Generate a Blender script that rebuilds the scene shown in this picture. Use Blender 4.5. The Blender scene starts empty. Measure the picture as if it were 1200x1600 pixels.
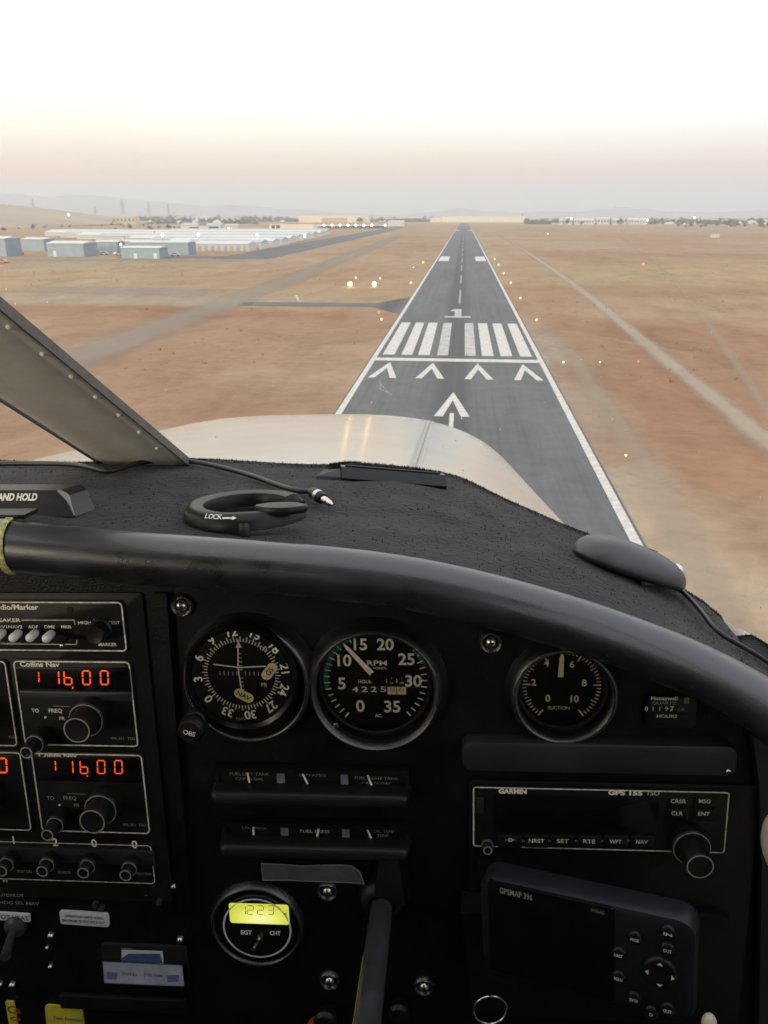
import bpy, math, random
from mathutils import Matrix, Vector, noise
R_ = math.radians
random.seed(7)
sc = bpy.context.scene
C = sc.collection

# ------------------------------------------------------------------ camera
F = 1250.0 / 1600.0            # focal length over image height
H = 18.1                       # eye height above the runway
YAW, PITCH = R_(5.4), R_(20.32)
cam = bpy.data.cameras.new('camera')
cam.sensor_fit = 'VERTICAL'; cam.sensor_height = 24.0; cam.lens = 24.0 * F
cam.clip_start = 0.01; cam.clip_end = 60000
camo = bpy.data.objects.new('camera', cam); C.objects.link(camo)
camo.location = (0, 0, H)
camo.rotation_euler = (math.pi/2 - PITCH, 0, YAW)
sc.camera = camo
cam.dof.use_dof = True; cam.dof.focus_distance = 0.62; cam.dof.aperture_fstop = 24.0
RC = camo.rotation_euler.to_matrix()          # camera axes in the world

# ------------------------------------------------------------------ sky and light
sc.view_settings.view_transform = 'Standard'
sc.view_settings.look = 'None'
sc.view_settings.exposure = 0.0
sc.view_settings.gamma = 1.0
SUN_EL, SUN_AZ = R_(6.0), R_(218.0)            # low behind the aircraft, a little to the left
w = bpy.data.worlds.new('World'); sc.world = w; w.use_nodes = True
nt = w.node_tree; N = nt.nodes; L = nt.links; N.clear()
out = N.new('ShaderNodeOutputWorld')
tc = N.new('ShaderNodeTexCoord'); sep = N.new('ShaderNodeSeparateXYZ'); L.new(tc.outputs['Generated'], sep.inputs[0])
ramp = N.new('ShaderNodeValToRGB'); L.new(sep.outputs['Z'], ramp.inputs[0])
def lin(r, g, b, k=1.0):
    f = lambda c: (c/255/12.92 if c/255 <= .04045 else ((c/255+.055)/1.055)**2.4) * k
    return (f(r), f(g), f(b), 1)
stops = [(0.0, lin(196, 203, 208)), (0.022, lin(207, 209, 213)), (0.036, lin(240, 212, 204)), (0.048, lin(255, 222, 208, 1.02)),
         (0.060, lin(255, 238, 222, 1.06)), (0.078, lin(255, 252, 242, 1.14)), (0.11, lin(255, 255, 254, 1.3)), (0.5, (1.45, 1.47, 1.5, 1)), (1.0, (1.25, 1.3, 1.4, 1))]
e = ramp.color_ramp.elements
while len(e) > 1: e.remove(e[0])
e[0].position = stops[0][0]; e[0].color = stops[0][1]
for p_, c_ in stops[1:]:
    k = e.new(p_); k.color = c_
# peach towards the left, lilac towards the right of the view
tint = N.new('ShaderNodeValToRGB'); mr = N.new('ShaderNodeMapRange')
mr.inputs['From Min'].default_value = -0.6; mr.inputs['From Max'].default_value = 0.5
L.new(sep.outputs['X'], mr.inputs['Value']); L.new(mr.outputs[0], tint.inputs[0])
tint.color_ramp.elements[0].color = (1.06, 1.0, 0.87, 1); tint.color_ramp.elements[1].color = (0.955, 0.965, 1.05, 1)
mul = N.new('ShaderNodeMixRGB'); mul.blend_type = 'MULTIPLY'; mul.inputs[0].default_value = 1
L.new(ramp.outputs[0], mul.inputs[1]); L.new(tint.outputs[0], mul.inputs[2])
bg1 = N.new('ShaderNodeBackground'); bg1.inputs[1].default_value = 1.0; L.new(mul.outputs[0], bg1.inputs[0])
sky = N.new('ShaderNodeTexSky'); sky.sky_type = 'NISHITA'; sky.sun_disc = False
sky.sun_elevation = SUN_EL; sky.sun_rotation = SUN_AZ; sky.air_density = 1.5; sky.dust_density = 3
bg2 = N.new('ShaderNodeBackground'); bg2.inputs[1].default_value = 0.02; L.new(sky.outputs[0], bg2.inputs[0])
add = N.new('ShaderNodeAddShader'); L.new(bg1.outputs[0], add.inputs[0]); L.new(bg2.outputs[0], add.inputs[1])
L.new(add.outputs[0], out.inputs[0])
sun = bpy.data.lights.new('sun', 'SUN'); sun.energy = 2.0; sun.angle = R_(14); sun.color = (1.0, 0.86, 0.66)
suno = bpy.data.objects.new('sun', sun); C.objects.link(suno)
sd = Vector((math.sin(SUN_AZ)*math.cos(SUN_EL), math.cos(SUN_AZ)*math.cos(SUN_EL), math.sin(SUN_EL)))
suno.rotation_euler = sd.to_track_quat('Z', 'Y').to_euler(); suno.location = (0, -30, 60)

sc.render.engine = 'CYCLES'
sc.cycles.use_denoising = True
sc.cycles.max_bounces = 8; sc.cycles.diffuse_bounces = 4; sc.cycles.glossy_bounces = 4
sc.cycles.transparent_max_bounces = 16; sc.cycles.volume_bounces = 1
sc.cycles.sample_clamp_indirect = 6

# ------------------------------------------------------------------ frames of reference
# aircraft frame: x right, y forward, z up, origin at the eye; nose slightly low, slight bank
def rx(a): return Matrix.Rotation(a, 3, 'X')
def _rc(a, b, c):
    ca, sa, cb, sb, cc, s2 = math.cos(a), math.sin(a), math.cos(b), math.sin(b), math.cos(c), math.sin(c)
    Ry = Matrix(((ca, 0, sa), (0, 1, 0), (-sa, 0, ca))); Rx = Matrix(((1, 0, 0), (0, cb, -sb), (0, sb, cb))); Rz = Matrix(((cc, -s2, 0), (s2, cc, 0), (0, 0, 1)))
    return Rz @ Rx @ Ry
RP = _rc(R_(4.80), R_(13.64), R_(-1.50))       # aircraft (x, down, forward) in camera (x, down, forward)
A2cv = RP @ Matrix(((1, 0, 0), (0, 0, -1), (0, 1, 0)))
A2W3 = RC @ Matrix(((1, 0, 0), (0, -1, 0), (0, 0, -1))) @ A2cv
MA = Matrix.Translation((0, 0, H)) @ A2W3.to_4x4()
W2A = A2W3.transposed()
def ray_a(px, py):             # direction in the aircraft frame
    return A2cv.transposed() @ Vector(((px-600)/1250, (py-800)/1250, 1))
def P(px, py, Y=0.445):        # point on the upright plane at distance Y
    d = ray_a(px, py); return d * (Y / d.y)
def G(px, py, z=0.0):          # point on the ground
    d = RC @ Vector(((px-600)/1250, -(py-800)/1250, -1)); t = (z-H)/d.z
    return Vector((d.x*t, d.y*t, z))
def WY(px, py, y):             # point over the ground at northing y
    d = RC @ Vector(((px-600)/1250, -(py-800)/1250, -1)); t = y/d.y
    return Vector((d.x*t, y, H + d.z*t))

# ------------------------------------------------------------------ materials
MATS = {}
def nodes(name):
    m = bpy.data.materials.new(name); m.use_nodes = True; MATS[name] = m
    t = m.node_tree; b = t.nodes['Principled BSDF']
    return m, t, b
def mat(name, col, rough=0.5, metal=0.0, var=0.0, vscale=20.0, bump=0.0, bscale=400.0, spec=0.5, emit=None, es=0.0, sheen=0.0, coat=0.0, rvar=0.0):
    m, t, b = nodes(name)
    b.inputs['Base Color'].default_value = (*col[:3], 1); b.inputs['Roughness'].default_value = rough
    b.inputs['Metallic'].default_value = metal; b.inputs['Specular IOR Level'].default_value = spec
    b.inputs['Sheen Weight'].default_value = sheen; b.inputs['Coat Weight'].default_value = coat
    if coat: b.inputs['Coat Roughness'].default_value = 0.12
    if emit: b.inputs['Emission Color'].default_value = (*emit[:3], 1); b.inputs['Emission Strength'].default_value = es
    tcn = t.nodes.new('ShaderNodeTexCoord')
    if var or rvar:
        n = t.nodes.new('ShaderNodeTexNoise'); n.inputs['Scale'].default_value = vscale; n.inputs['Detail'].default_value = 6
        n.inputs['Roughness'].default_value = 0.62
        t.links.new(tcn.outputs['Object'], n.inputs['Vector'])
        if var:
            r = t.nodes.new('ShaderNodeValToRGB'); r.color_ramp.elements[0].position = 0.3; r.color_ramp.elements[1].position = 0.72
            r.color_ramp.elements[0].color = (*[c*(1-var) for c in col[:3]], 1); r.color_ramp.elements[1].color = (*[min(1, c*(1+var)) for c in col[:3]], 1)
            t.links.new(n.outputs['Fac'], r.inputs[0]); t.links.new(r.outputs[0], b.inputs['Base Color'])
        if rvar:
            q = t.nodes.new('ShaderNodeMapRange'); q.inputs['From Min'].default_value = .3; q.inputs['From Max'].default_value = .7
            q.inputs['To Min'].default_value = max(0, rough-rvar); q.inputs['To Max'].default_value = min(1, rough+rvar)
            t.links.new(n.outputs['Fac'], q.inputs['Value']); t.links.new(q.outputs[0], b.inputs['Roughness'])
    if bump:
        n2 = t.nodes.new('ShaderNodeTexNoise'); n2.inputs['Scale'].default_value = bscale; n2.inputs['Detail'].default_value = 3
        bp = t.nodes.new('ShaderNodeBump'); bp.inputs['Strength'].default_value = bump; bp.inputs['Distance'].default_value = 0.3/bscale
        t.links.new(tcn.outputs['Object'], n2.inputs['Vector']); t.links.new(n2.outputs['Fac'], bp.inputs['Height']); t.links.new(bp.outputs[0], b.inputs['Normal'])
    return m
mat('panel_plastic', (.0045, .0045, .005), .45, spec=.22, bump=.8, bscale=900, var=.3, vscale=30, rvar=.1)
mat('rim_plastic', (.0105, .010, .009), .27, spec=1.0, coat=.3, bump=1.0, bscale=800, var=.3, vscale=40)
mat('roll_vinyl', (.012, .0145, .019), .33, spec=.85, coat=.38, bump=.6, bscale=1400, var=.35, vscale=38, rvar=.11)
mat('carpet', (.0145, .0155, .017), .95, bump=1.0, bscale=300, var=.75, vscale=34, spec=.12, sheen=.12)
mat('carpet_fibre', (.024, .0255, .028), .9, var=.6, vscale=220, spec=.1)
mat('black_gloss', (.005, .005, .0055), .2, spec=.3, var=.3, vscale=60, rvar=.08)
mat('black_satin', (.008, .008, .0085), .38, spec=.3, var=.25, vscale=90, bump=.2, bscale=900)
mat('dark_grey', (.017, .019, .021), .42, spec=.4, var=.2, vscale=25, bump=.25, bscale=1000, rvar=.08)
mat('bezel_grey', (.0095, .0115, .015), .40, spec=.35, var=.2, vscale=30, bump=.2, bscale=1200)
mat('puck_grey', (.050, .055, .060), .38, var=.1, vscale=60, bump=.15, bscale=1000)
mat('dust', (.75, .74, .70), .8)
mat('scrub_leaf', (.22, .19, .12), .9, var=.3, vscale=.4)
mat('void', (.003, .003, .003), .8)
mat('dial_face', (.0045, .0046, .0048), .55, spec=.2, var=.25, vscale=80)
mat('unit_face', (.0095, .009, .008), .5, spec=.25, var=.35, vscale=45, bump=.2, bscale=800)
mat('ivory', (.80, .76, .62), .6, var=.18, vscale=300)
mat('ivory_dim', (.26, .25, .20), .6, var=.3, vscale=300)
mat('ivory_worn', (.60, .575, .46), .6, var=.45, vscale=260)
mat('cream_yellow', (.74, .66, .34), .6, var=.2, vscale=250)
mat('white_paint', (.70, .69, .66), .45, var=.1, vscale=200)
mat('green_arc', (.02, .17, .09), .6, var=.2, vscale=300)
mat('red_arc', (.35, .03, .02), .6)
mat('amber_back', (.42, .30, .12), .6)
mat('steel', (.62, .58, .52), .25, metal=1.0, var=.2, vscale=200)
mat('chrome_ring', (.55, .55, .54), .3, metal=1.0)
mat('tube_metal', (.065, .068, .074), .36, metal=.5, var=.25, vscale=60, rvar=.1)
mat('brass', (.55, .42, .2), .3, metal=1.0)
mat('post_paint', (.84, .80, .70), .40, var=.12, vscale=26, bump=.15, bscale=500, rvar=.08)
mat('post_edge', (.12, .115, .105), .5, var=.2, vscale=80)
mat('cowl_paint', (.73, .71, .625), .18, var=.03, vscale=3.0, rvar=.03, spec=.4, coat=.5)
mat('cowl_joint', (.34, .33, .30), .45, var=.25, vscale=60)
mat('cable', (.020, .021, .023), .4)
mat('blue_post', (.13, .17, .20), .5, var=.2, vscale=200)
mat('tape_grey', (.10, .10, .10), .42, var=.25, vscale=120, bump=.4, bscale=300)
mat('tape_edge', (.22, .22, .21), .5)
mat('label_white', (.58, .60, .62), .5, var=.1, vscale=120)
mat('label_ink', (.10, .11, .15), .6)
mat('paper', (.36, .38, .46), .7, var=.25, vscale=60)
mat('paper_ink', (.13, .14, .30), .7)
mat('blue_ink', (.05, .09, .20), .6, var=.3, vscale=200)
mat('yellow_label', (.52, .47, .03), .55, var=.15, vscale=80)
mat('red_ink', (.30, .05, .02), .6)
mat('yellow_strap', (.42, .42, .16), .75, var=.75, vscale=260, bump=.8, bscale=700)
mat('led_red', (.1, .01, .0), .5, emit=(1.0, .085, .012), es=1.15)
mat('led_dim', (.1, .01, .0), .5, emit=(1.0, .06, .01), es=.10)
mat('lcd', (.4, .45, .05), .4, emit=(.80, .82, .10), es=.62)
mat('lcd_ink', (.05, .06, .02), .6, emit=(.25, .28, .06), es=.35)
mat('glow_edge', (.3, .3, .03), .4, emit=(.55, .55, .04), es=.32)
mat('door_cream', (.55, .52, .42), .5, var=.1)
mat('cabin_lining', (.68, .66, .61), .8, var=.15, vscale=8)
mat('cabin_dark', (.02, .02, .02), .9)
mat('wall_blue', (.36, .44, .48), .6, var=.10, vscale=.35)
mat('wall_blue_shaded', (.24, .30, .36), .6, var=.10, vscale=.35)  # same blue wall, with the shade of the right-hand end put into the colour
mat('roof_white', (.62, .63, .60), .6, var=.08, vscale=.12)
mat('roof_grey', (.44, .455, .445), .65, var=.12, vscale=.10)
mat('wall_white', (.64, .63, .58), .6, var=.08, vscale=.3)
mat('wall_tan', (.60, .50, .36), .7, var=.08, vscale=.1)
mat('wall_sunlit', (.86, .74, .55), .7, var=.05, vscale=.1)  # tan wall brightened, the light on it put into the colour
mat('wall_orange', (.60, .38, .24), .7, var=.1, vscale=.1)
mat('wall_brown', (.30, .21, .15), .7, var=.1, vscale=.1)
mat('window_dark', (.06, .065, .07), .3)
mat('door_white', (.8, .78, .7), .5)
mat('runway_paint', (.56, .545, .49), .7, var=.22, vscale=1.4)
mat('runway_paint_worn', (.44, .435, .41), .75, var=.30, vscale=.8)
mat('runway_scuff', (.24, .24, .23), .8, var=.4, vscale=3)
mat('paint_ghost', (.30, .30, .285), .8, var=.25, vscale=.8)
mat('leaves', (.060, .068, .046), .8, var=.45, vscale=.5)
mat('leaves_dry', (.15, .135, .085), .8, var=.4, vscale=.5)
mat('bark', (.10, .08, .06), .9)
mat('pole_metal', (.30, .30, .30), .5, metal=.3)
mat('hill', (.36, .28, .20), .9, var=.2, vscale=.004)
mat('mountain', (.30, .30, .32), .9, var=.2, vscale=.001)
mat('lamp_warm', (1, .8, .5), .5, emit=(1.0, .62, .22), es=14)
mat('lamp_amber', (1, .6, .3), .5, emit=(1.0, .40, .10), es=2.6)
mat('lamp_white', (1, 1, .95), .5, emit=(1.0, .95, .82), es=7)
mat('lamp_yellow', (1, .9, .4), .5, emit=(1.0, .80, .20), es=3)
mat('lamp_red', (1, .2, .1), .5, emit=(1.0, .13, .07), es=2.0)
mat('lamp_green', (.3, 1, .6), .5, emit=(.18, 1.0, .5), es=2.0)
mat('car_white', (.7, .7, .68), .3, var=.05)
mat('car_orange', (.65, .28, .13), .4)
mat('tyre', (.02, .02, .02), .8)
mat('grass_dry', (.30, .245, .14), .9, var=.4, vscale=.4)

def glassmat(name, tint, refl=1.0):
    m = bpy.data.materials.new(name); m.use_nodes = True; MATS[name] = m; t = m.node_tree; t.nodes.clear()
    o = t.nodes.new('ShaderNodeOutputMaterial'); mx = t.nodes.new('ShaderNodeMixShader'); tr = t.nodes.new('ShaderNodeBsdfTransparent')
    gl = t.nodes.new('ShaderNodeBsdfGlossy'); gl.inputs['Roughness'].default_value = 0.03
    tr.inputs[0].default_value = (*tint, 1); lw = t.nodes.new('ShaderNodeFresnel'); lw.inputs[0].default_value = 1.12 if refl < 1 else 1.30
    t.links.new(lw.outputs[0], mx.inputs[0]); t.links.new(tr.outputs[0], mx.inputs[1]); t.links.new(gl.outputs[0], mx.inputs[2]); t.links.new(mx.outputs[0], o.inputs[0])
    return m
glassmat('windshield_glass', (.985, .985, .98), .5)
glassmat('dial_glass', (.94, .94, .94))
glassmat('cup_plastic', (.72, .68, .70))

# ground: tan dirt with red-brown, pale and dry-grass patches
def ramp2(t, src, stops, interp='LINEAR'):
    r = t.nodes.new('ShaderNodeValToRGB'); r.color_ramp.interpolation = interp
    el = r.color_ramp.elements
    while len(el) > 1: el.remove(el[0])
    el[0].position = stops[0][0]; el[0].color = (*stops[0][1], 1)
    for p, c in stops[1:]:
        k = el.new(p); k.color = (*c, 1)
    t.links.new(src, r.inputs[0]); return r.outputs[0]
def noise_(t, vec, scale, detail=6, rough=.6, dist=0.0):
    n = t.nodes.new('ShaderNodeTexNoise'); n.inputs['Scale'].default_value = scale; n.inputs['Detail'].default_value = detail
    n.inputs['Roughness'].default_value = rough; n.inputs['Distortion'].default_value = dist
    t.links.new(vec, n.inputs['Vector']); return n.outputs['Fac']
def mix_(t, fac, a, b, mode='MIX'):
    m = t.nodes.new('ShaderNodeMixRGB'); m.blend_type = mode
    for i, v in ((0, fac), (1, a), (2, b)):
        if hasattr(v, 'links') or hasattr(v, 'is_linked'): t.links.new(v, m.inputs[i])
        elif i == 0: m.inputs[0].default_value = v
        else: m.inputs[i].default_value = (*v, 1)
    return m.outputs[0]
def mapv(t, vec, scale=(1, 1, 1), loc=(0, 0, 0), rot=(0, 0, 0)):
    m = t.nodes.new('ShaderNodeMapping'); m.inputs['Scale'].default_value = scale; m.inputs['Location'].default_value = loc; m.inputs['Rotation'].default_value = rot
    t.links.new(vec, m.inputs['Vector']); return m.outputs[0]
def math_(t, op, a, b=None):
    m = t.nodes.new('ShaderNodeMath'); m.operation = op
    for i, v in ((0, a), (1, b)):
        if v is None: continue
        if isinstance(v, (int, float)): m.inputs[i].default_value = v
        else: t.links.new(v, m.inputs[i])
    return m.outputs[0]

def lcd_hotspot():                                  # backlit display, brightest near its middle
    t = MATS['lcd'].node_tree; b = t.nodes['Principled BSDF']; tc_ = t.nodes.new('ShaderNodeTexCoord')
    v = mapv(t, tc_.outputs['Object'], scale=(48, 0, 95), loc=(-.10, 0, -.72)); d = t.nodes.new('ShaderNodeVectorMath'); d.operation = 'LENGTH'; t.links.new(v, d.inputs[0])
    t.links.new(ramp2(t, d.outputs['Value'], [(0, (1.0, 1.0, .55)), (.45, (.92, .93, .22)), (1.0, (.60, .64, .06))]), b.inputs['Emission Color'])
    b.inputs['Emission Strength'].default_value = .85
lcd_hotspot()
def ground_material():
    m, t, b = nodes('desert_ground')
    g = t.nodes.new('ShaderNodeNewGeometry').outputs['Position']
    n1 = noise_(t, g, .011, 7, .6, .6)
    col = ramp2(t, n1, [(.28, (.315, .194, .118)), (.44, (.342, .232, .147)), (.58, (.360, .260, .170)), (.74, (.372, .290, .196))])
    red = (.290, .165, .098); pale = (.43, .355, .26); grey = (.33, .29, .235); straw = (.355, .262, .150); olive = (.26, .225, .145)
    wob = t.nodes.new('ShaderNodeTexNoise'); wob.inputs['Scale'].default_value = .03; wob.inputs['Detail'].default_value = 5; t.links.new(g, wob.inputs['Vector'])
    def patch(col, px, py, ax, ay, c, s=.8, rot=0.0, hard=.35):
        p = G(px, py)
        v = mapv(t, mapv(t, g, loc=(-p.x, -p.y, 0)), rot=(0, 0, rot)); v = mapv(t, v, scale=(1/ax, 1/ay, 0))
        d = t.nodes.new('ShaderNodeVectorMath'); d.operation = 'LENGTH'; t.links.new(v, d.inputs[0])
        q = math_(t, 'ADD', d.outputs['Value'], math_(t, 'MULTIPLY', math_(t, 'SUBTRACT', wob.outputs['Fac'], .5), 1.5))
        mr = t.nodes.new('ShaderNodeMapRange'); mr.interpolation_type = 'SMOOTHSTEP'; mr.inputs['From Min'].default_value = 1.0 + hard; mr.inputs['From Max'].default_value = 1.0 - hard
        mr.inputs['To Max'].default_value = s; t.links.new(q, mr.inputs['Value'])
        return mix_(t, mr.outputs[0], col, c)
    # ax, ay in metres
    col = patch(col, 130, 440, 130, 60, straw, .65)         # dry grass left of the hangars
    col = patch(col, 60, 410, 90, 30, olive, .3)
    col = patch(col, 100, 486, 50, 10, red, .75)
    col = patch(col, 380, 520, 34, 26, red, .5)
    col = patch(col, 250, 470, 60, 8, grey, .7)
    col = patch(col, 420, 600, 20, 14, olive, .22)
    col = patch(col, 480, 560, 20, 14, pale, .3)
    col = patch(col, 120, 620, 22, 16, red, .45)
    col = patch(col, 620, 380, 26, 200, red, .25)
    col = patch(col, 930, 520, 26, 20, red, .75)            # right of the runway
    col = patch(col, 1000, 420, 60, 60, straw, .7)
    col = patch(col, 1120, 450, 60, 60, straw, .75)
    col = patch(col, 940, 408, 14, 30, olive, .45)
    col = patch(col, 1020, 455, 40, 18, red, .6)
    col = patch(col, 1160, 560, 22, 16, red, .65)
    col = patch(col, 1010, 620, 16, 14, red, .70)
    col = patch(col, 1120, 720, 10, 9, red, .75)
    col = patch(col, 1180, 400, 60, 25, red, .5)
    col = patch(col, 870, 600, 5, 60, grey, .6)
    col = patch(col, 1100, 880, 9, 12, pale, .55)
    col = patch(col, 1000, 800, 4, 14, pale, .65)
    col = patch(col, 760, 390, 6, 200, grey, .3)
    for px, py, ax, ay, s_ in ((930, 400, 30, 60, .5), (850, 470, 8, 26, .45), (1090, 520, 22, 14, .6), (960, 585, 12, 9, .6), (1150, 640, 12, 10, .6), (1060, 700, 8, 8, .5), (560, 480, 14, 22, .4), (470, 430, 24, 40, .35), (300, 560, 26, 12, .45), (180, 560, 20, 10, .3), (440, 640, 10, 8, .3), (1180, 820, 8, 8, .4), (1090, 370, 120, 90, .4), (860, 360, 60, 200, .3)):
        col = patch(col, px, py, ax, ay, red, s_, hard=.5)
    # scrub, fine soil and wheel-scuffed streaks
    st = noise_(t, mapv(t, g, scale=(.16, .035, 1)), 1, 6, .6, .4)
    col = mix_(t, .75, col, ramp2(t, st, [(.3, (.82, .80, .78)), (.5, (1, 1, 1)), (.7, (1.10, 1.12, 1.13))]), 'MULTIPLY')
    n3 = noise_(t, g, .55, 8, .7)
    col = mix_(t, .8, col, ramp2(t, n3, [(.3, (.80, .79, .77)), (.5, (1, 1, 1)), (.72, (1.12, 1.12, 1.1))]), 'MULTIPLY')
    sp2 = noise_(t, g, .055, 6, .72, .8)
    col = mix_(t, .85, col, ramp2(t, sp2, [(.34, (.84, .80, .76)), (.5, (1, 1, 1)), (.68, (1.09, 1.09, 1.08))]), 'MULTIPLY')
    sp = noise_(t, g, .22, 4, .8, 1.0)
    col = mix_(t, math_(t, 'MULTIPLY', ramp2(t, sp, [(.57, (0, 0, 0)), (.69, (1, 1, 1))]), .42), col, (.19, .16, .10))
    t.links.new(col, b.inputs['Base Color']); b.inputs['Roughness'].default_value = .95; b.inputs['Specular IOR Level'].default_value = .1
    bp = t.nodes.new('ShaderNodeBump'); bp.inputs['Strength'].default_value = .35; bp.inputs['Distance'].default_value = .3
    t.links.new(n3, bp.inputs['Height']); t.links.new(bp.outputs[0], b.inputs['Normal'])
ground_material()

def soft_strip_material(name, ca, cb, soft, dens, nscale=.25, rag=.22):
    """surface whose ragged edge fades into the ground; u runs across 0..1"""
    m, t, b = nodes(name)
    uv = t.nodes.new('ShaderNodeUVMap'); s = t.nodes.new('ShaderNodeSeparateXYZ'); t.links.new(uv.outputs[0], s.inputs[0])
    g = t.nodes.new('ShaderNodeNewGeometry').outputs['Position']
    n = noise_(t, g, nscale, 6, .65); n2 = noise_(t, g, nscale*.12, 3, .5)
    edge = math_(t, 'SUBTRACT', .5, math_(t, 'ABSOLUTE', math_(t, 'SUBTRACT', s.outputs['X'], .5)))
    ends = math_(t, 'SUBTRACT', .5, math_(t, 'ABSOLUTE', math_(t, 'SUBTRACT', s.outputs['Y'], .5)))
    a = math_(t, 'ADD', edge, math_(t, 'MULTIPLY', math_(t, 'SUBTRACT', n, .5), rag))
    mr = t.nodes.new('ShaderNodeMapRange'); mr.interpolation_type = 'SMOOTHSTEP'; mr.inputs['From Min'].default_value = 0.04; mr.inputs['From Max'].default_value = .04 + soft
    t.links.new(a, mr.inputs['Value'])
    me = t.nodes.new('ShaderNodeMapRange'); me.inputs['From Max'].default_value = .12; t.links.new(ends, me.inputs['Value'])
    al = math_(t, 'MULTIPLY', math_(t, 'MULTIPLY', mr.outputs[0], me.outputs[0]), math_(t, 'MULTIPLY', math_(t, 'ADD', math_(t, 'MULTIPLY', n2, .4), .8), dens))
    c = ramp2(t, n, [(.35, ca), (.65, cb)])
    t.links.new(c, b.inputs['Base Color']); b.inputs['Roughness'].default_value = .95; b.inputs['Specular IOR Level'].default_value = .1
    al = math_(t, 'MINIMUM', al, 1.0); t.links.new(al, b.inputs['Alpha'])
soft_strip_material('pale_track', (.44, .37, .275), (.48, .41, .315), .38, .72)
soft_strip_material('faint_track', (.44, .365, .27), (.47, .40, .30), .42, .36)
soft_strip_material('old_taxiway', (.34, .31, .265), (.37, .34, .29), .32, .45)
soft_strip_material('asphalt_patch', (.15, .148, .14), (.18, .176, .165), .06, 1.15)
soft_strip_material('apron_grey', (.34, .31, .265), (.37, .34, .29), .2, .5)

def runway_material():
    m, t, b = nodes('runway_asphalt')
    g = t.nodes.new('ShaderNodeTexCoord').outputs['Object']
    s = t.nodes.new('ShaderNodeSeparateXYZ'); t.links.new(g, s.inputs[0])
    n = noise_(t, g, .35, 8, .7); c = ramp2(t, n, [(.3, (.118, .123, .126)), (.7, (.155, .159, .157))])
    bl = noise_(t, mapv(t, g, scale=(.10, .03, 1)), 1, 4, .6, .5)
    c = mix_(t, .8, c, ramp2(t, bl, [(.35, (.86, .86, .87)), (.5, (1, 1, 1)), (.68, (1.10, 1.09, 1.05))]), 'MULTIPLY')
    st = noise_(t, mapv(t, g, scale=(1.2, .02, 1)), 1, 5, .65)
    c = mix_(t, .8, c, ramp2(t, st, [(.3, (.80, .80, .80)), (.5, (1, 1, 1)), (.75, (1.16, 1.14, 1.10))]), 'MULTIPLY')
    # tyre rubber down the middle, strongest beyond the threshold
    ax = math_(t, 'ABSOLUTE', math_(t, 'ADD', s.outputs['X'], .35))
    mr = t.nodes.new('ShaderNodeMapRange'); mr.interpolation_type = 'SMOOTHSTEP'; mr.inputs['From Min'].default_value = 2.9; mr.inputs['From Max'].default_value = 1.0
    mr.inputs['To Max'].default_value = .75; t.links.new(ax, mr.inputs['Value'])
    c = mix_(t, mr.outputs[0], c, (.085, .085, .085))
    # paving lane joints and cracks
    lane = math_(t, 'ABSOLUTE', math_(t, 'SUBTRACT', math_(t, 'FRACT', math_(t, 'MULTIPLY', math_(t, 'ADD', s.outputs['X'], 11.4), 1/3.8)), .5))
    j = t.nodes.new('ShaderNodeMapRange'); j.inputs['From Min'].default_value = .49; j.inputs['From Max'].default_value = .5; j.inputs['To Max'].default_value = .35; t.links.new(lane, j.inputs['Value'])
    c = mix_(t, j.outputs[0], c, (.215, .21, .20))
    vo = t.nodes.new('ShaderNodeTexVoronoi'); vo.feature = 'DISTANCE_TO_EDGE'; vo.inputs['Scale'].default_value = .12
    t.links.new(mapv(t, g, scale=(1, .55, 1)), vo.inputs['Vector'])
    cr = t.nodes.new('ShaderNodeMapRange'); cr.inputs['From Min'].default_value = .006; cr.inputs['From Max'].default_value = 0; cr.inputs['To Max'].default_value = .35
    t.links.new(vo.outputs['Distance'], cr.inputs['Value']); c = mix_(t, cr.outputs[0], c, (.09, .09, .09))
    t.links.new(c, b.inputs['Base Color']); b.inputs['Roughness'].default_value = .9; b.inputs['Specular IOR Level'].default_value = .25
runway_material()

# ------------------------------------------------------------------ mesh builder
FONT_CACHE = {}
def text_geo(s, bold=0.0):
    k = (s, bold)
    if k in FONT_CACHE: return FONT_CACHE[k]
    cu = bpy.data.curves.new('t', 'FONT'); cu.body = s; cu.size = 1; cu.align_x = 'CENTER'; cu.align_y = 'CENTER'; cu.offset = bold; cu.resolution_u = 3
    o = bpy.data.objects.new('t', cu); C.objects.link(o)
    me = bpy.data.meshes.new_from_object(o.evaluated_get(bpy.context.evaluated_depsgraph_get()))
    v = [tuple(q.co) for q in me.vertices]; f = [tuple(q.vertices) for q in me.polygons]
    bpy.data.objects.remove(o); bpy.data.curves.remove(cu); bpy.data.meshes.remove(me)
    if v:
        xs = [q[0] for q in v]; ys = [q[1] for q in v]; cx, cy = (min(xs)+max(xs))/2, (min(ys)+max(ys))/2
        v = [(q[0]-cx, q[1]-cy) for q in v]; wdt = max(xs)-min(xs)
    else: wdt = 1
    FONT_CACHE[k] = (v, f, wdt); return FONT_CACHE[k]

def rrect(x0, x1, z0, z1, r, n=5):
    r = max(1e-6, min(r, (x1-x0)/2-1e-6, (z1-z0)/2-1e-6)); o = []
    for cx, cz, a0 in ((x1-r, z1-r, 0), (x0+r, z1-r, 90), (x0+r, z0+r, 180), (x1-r, z0+r, 270)):
        for i in range(n+1):
            a = R_(a0 + 90*i/n); o.append((cx+r*math.cos(a), cz+r*math.sin(a)))
    return o

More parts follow.
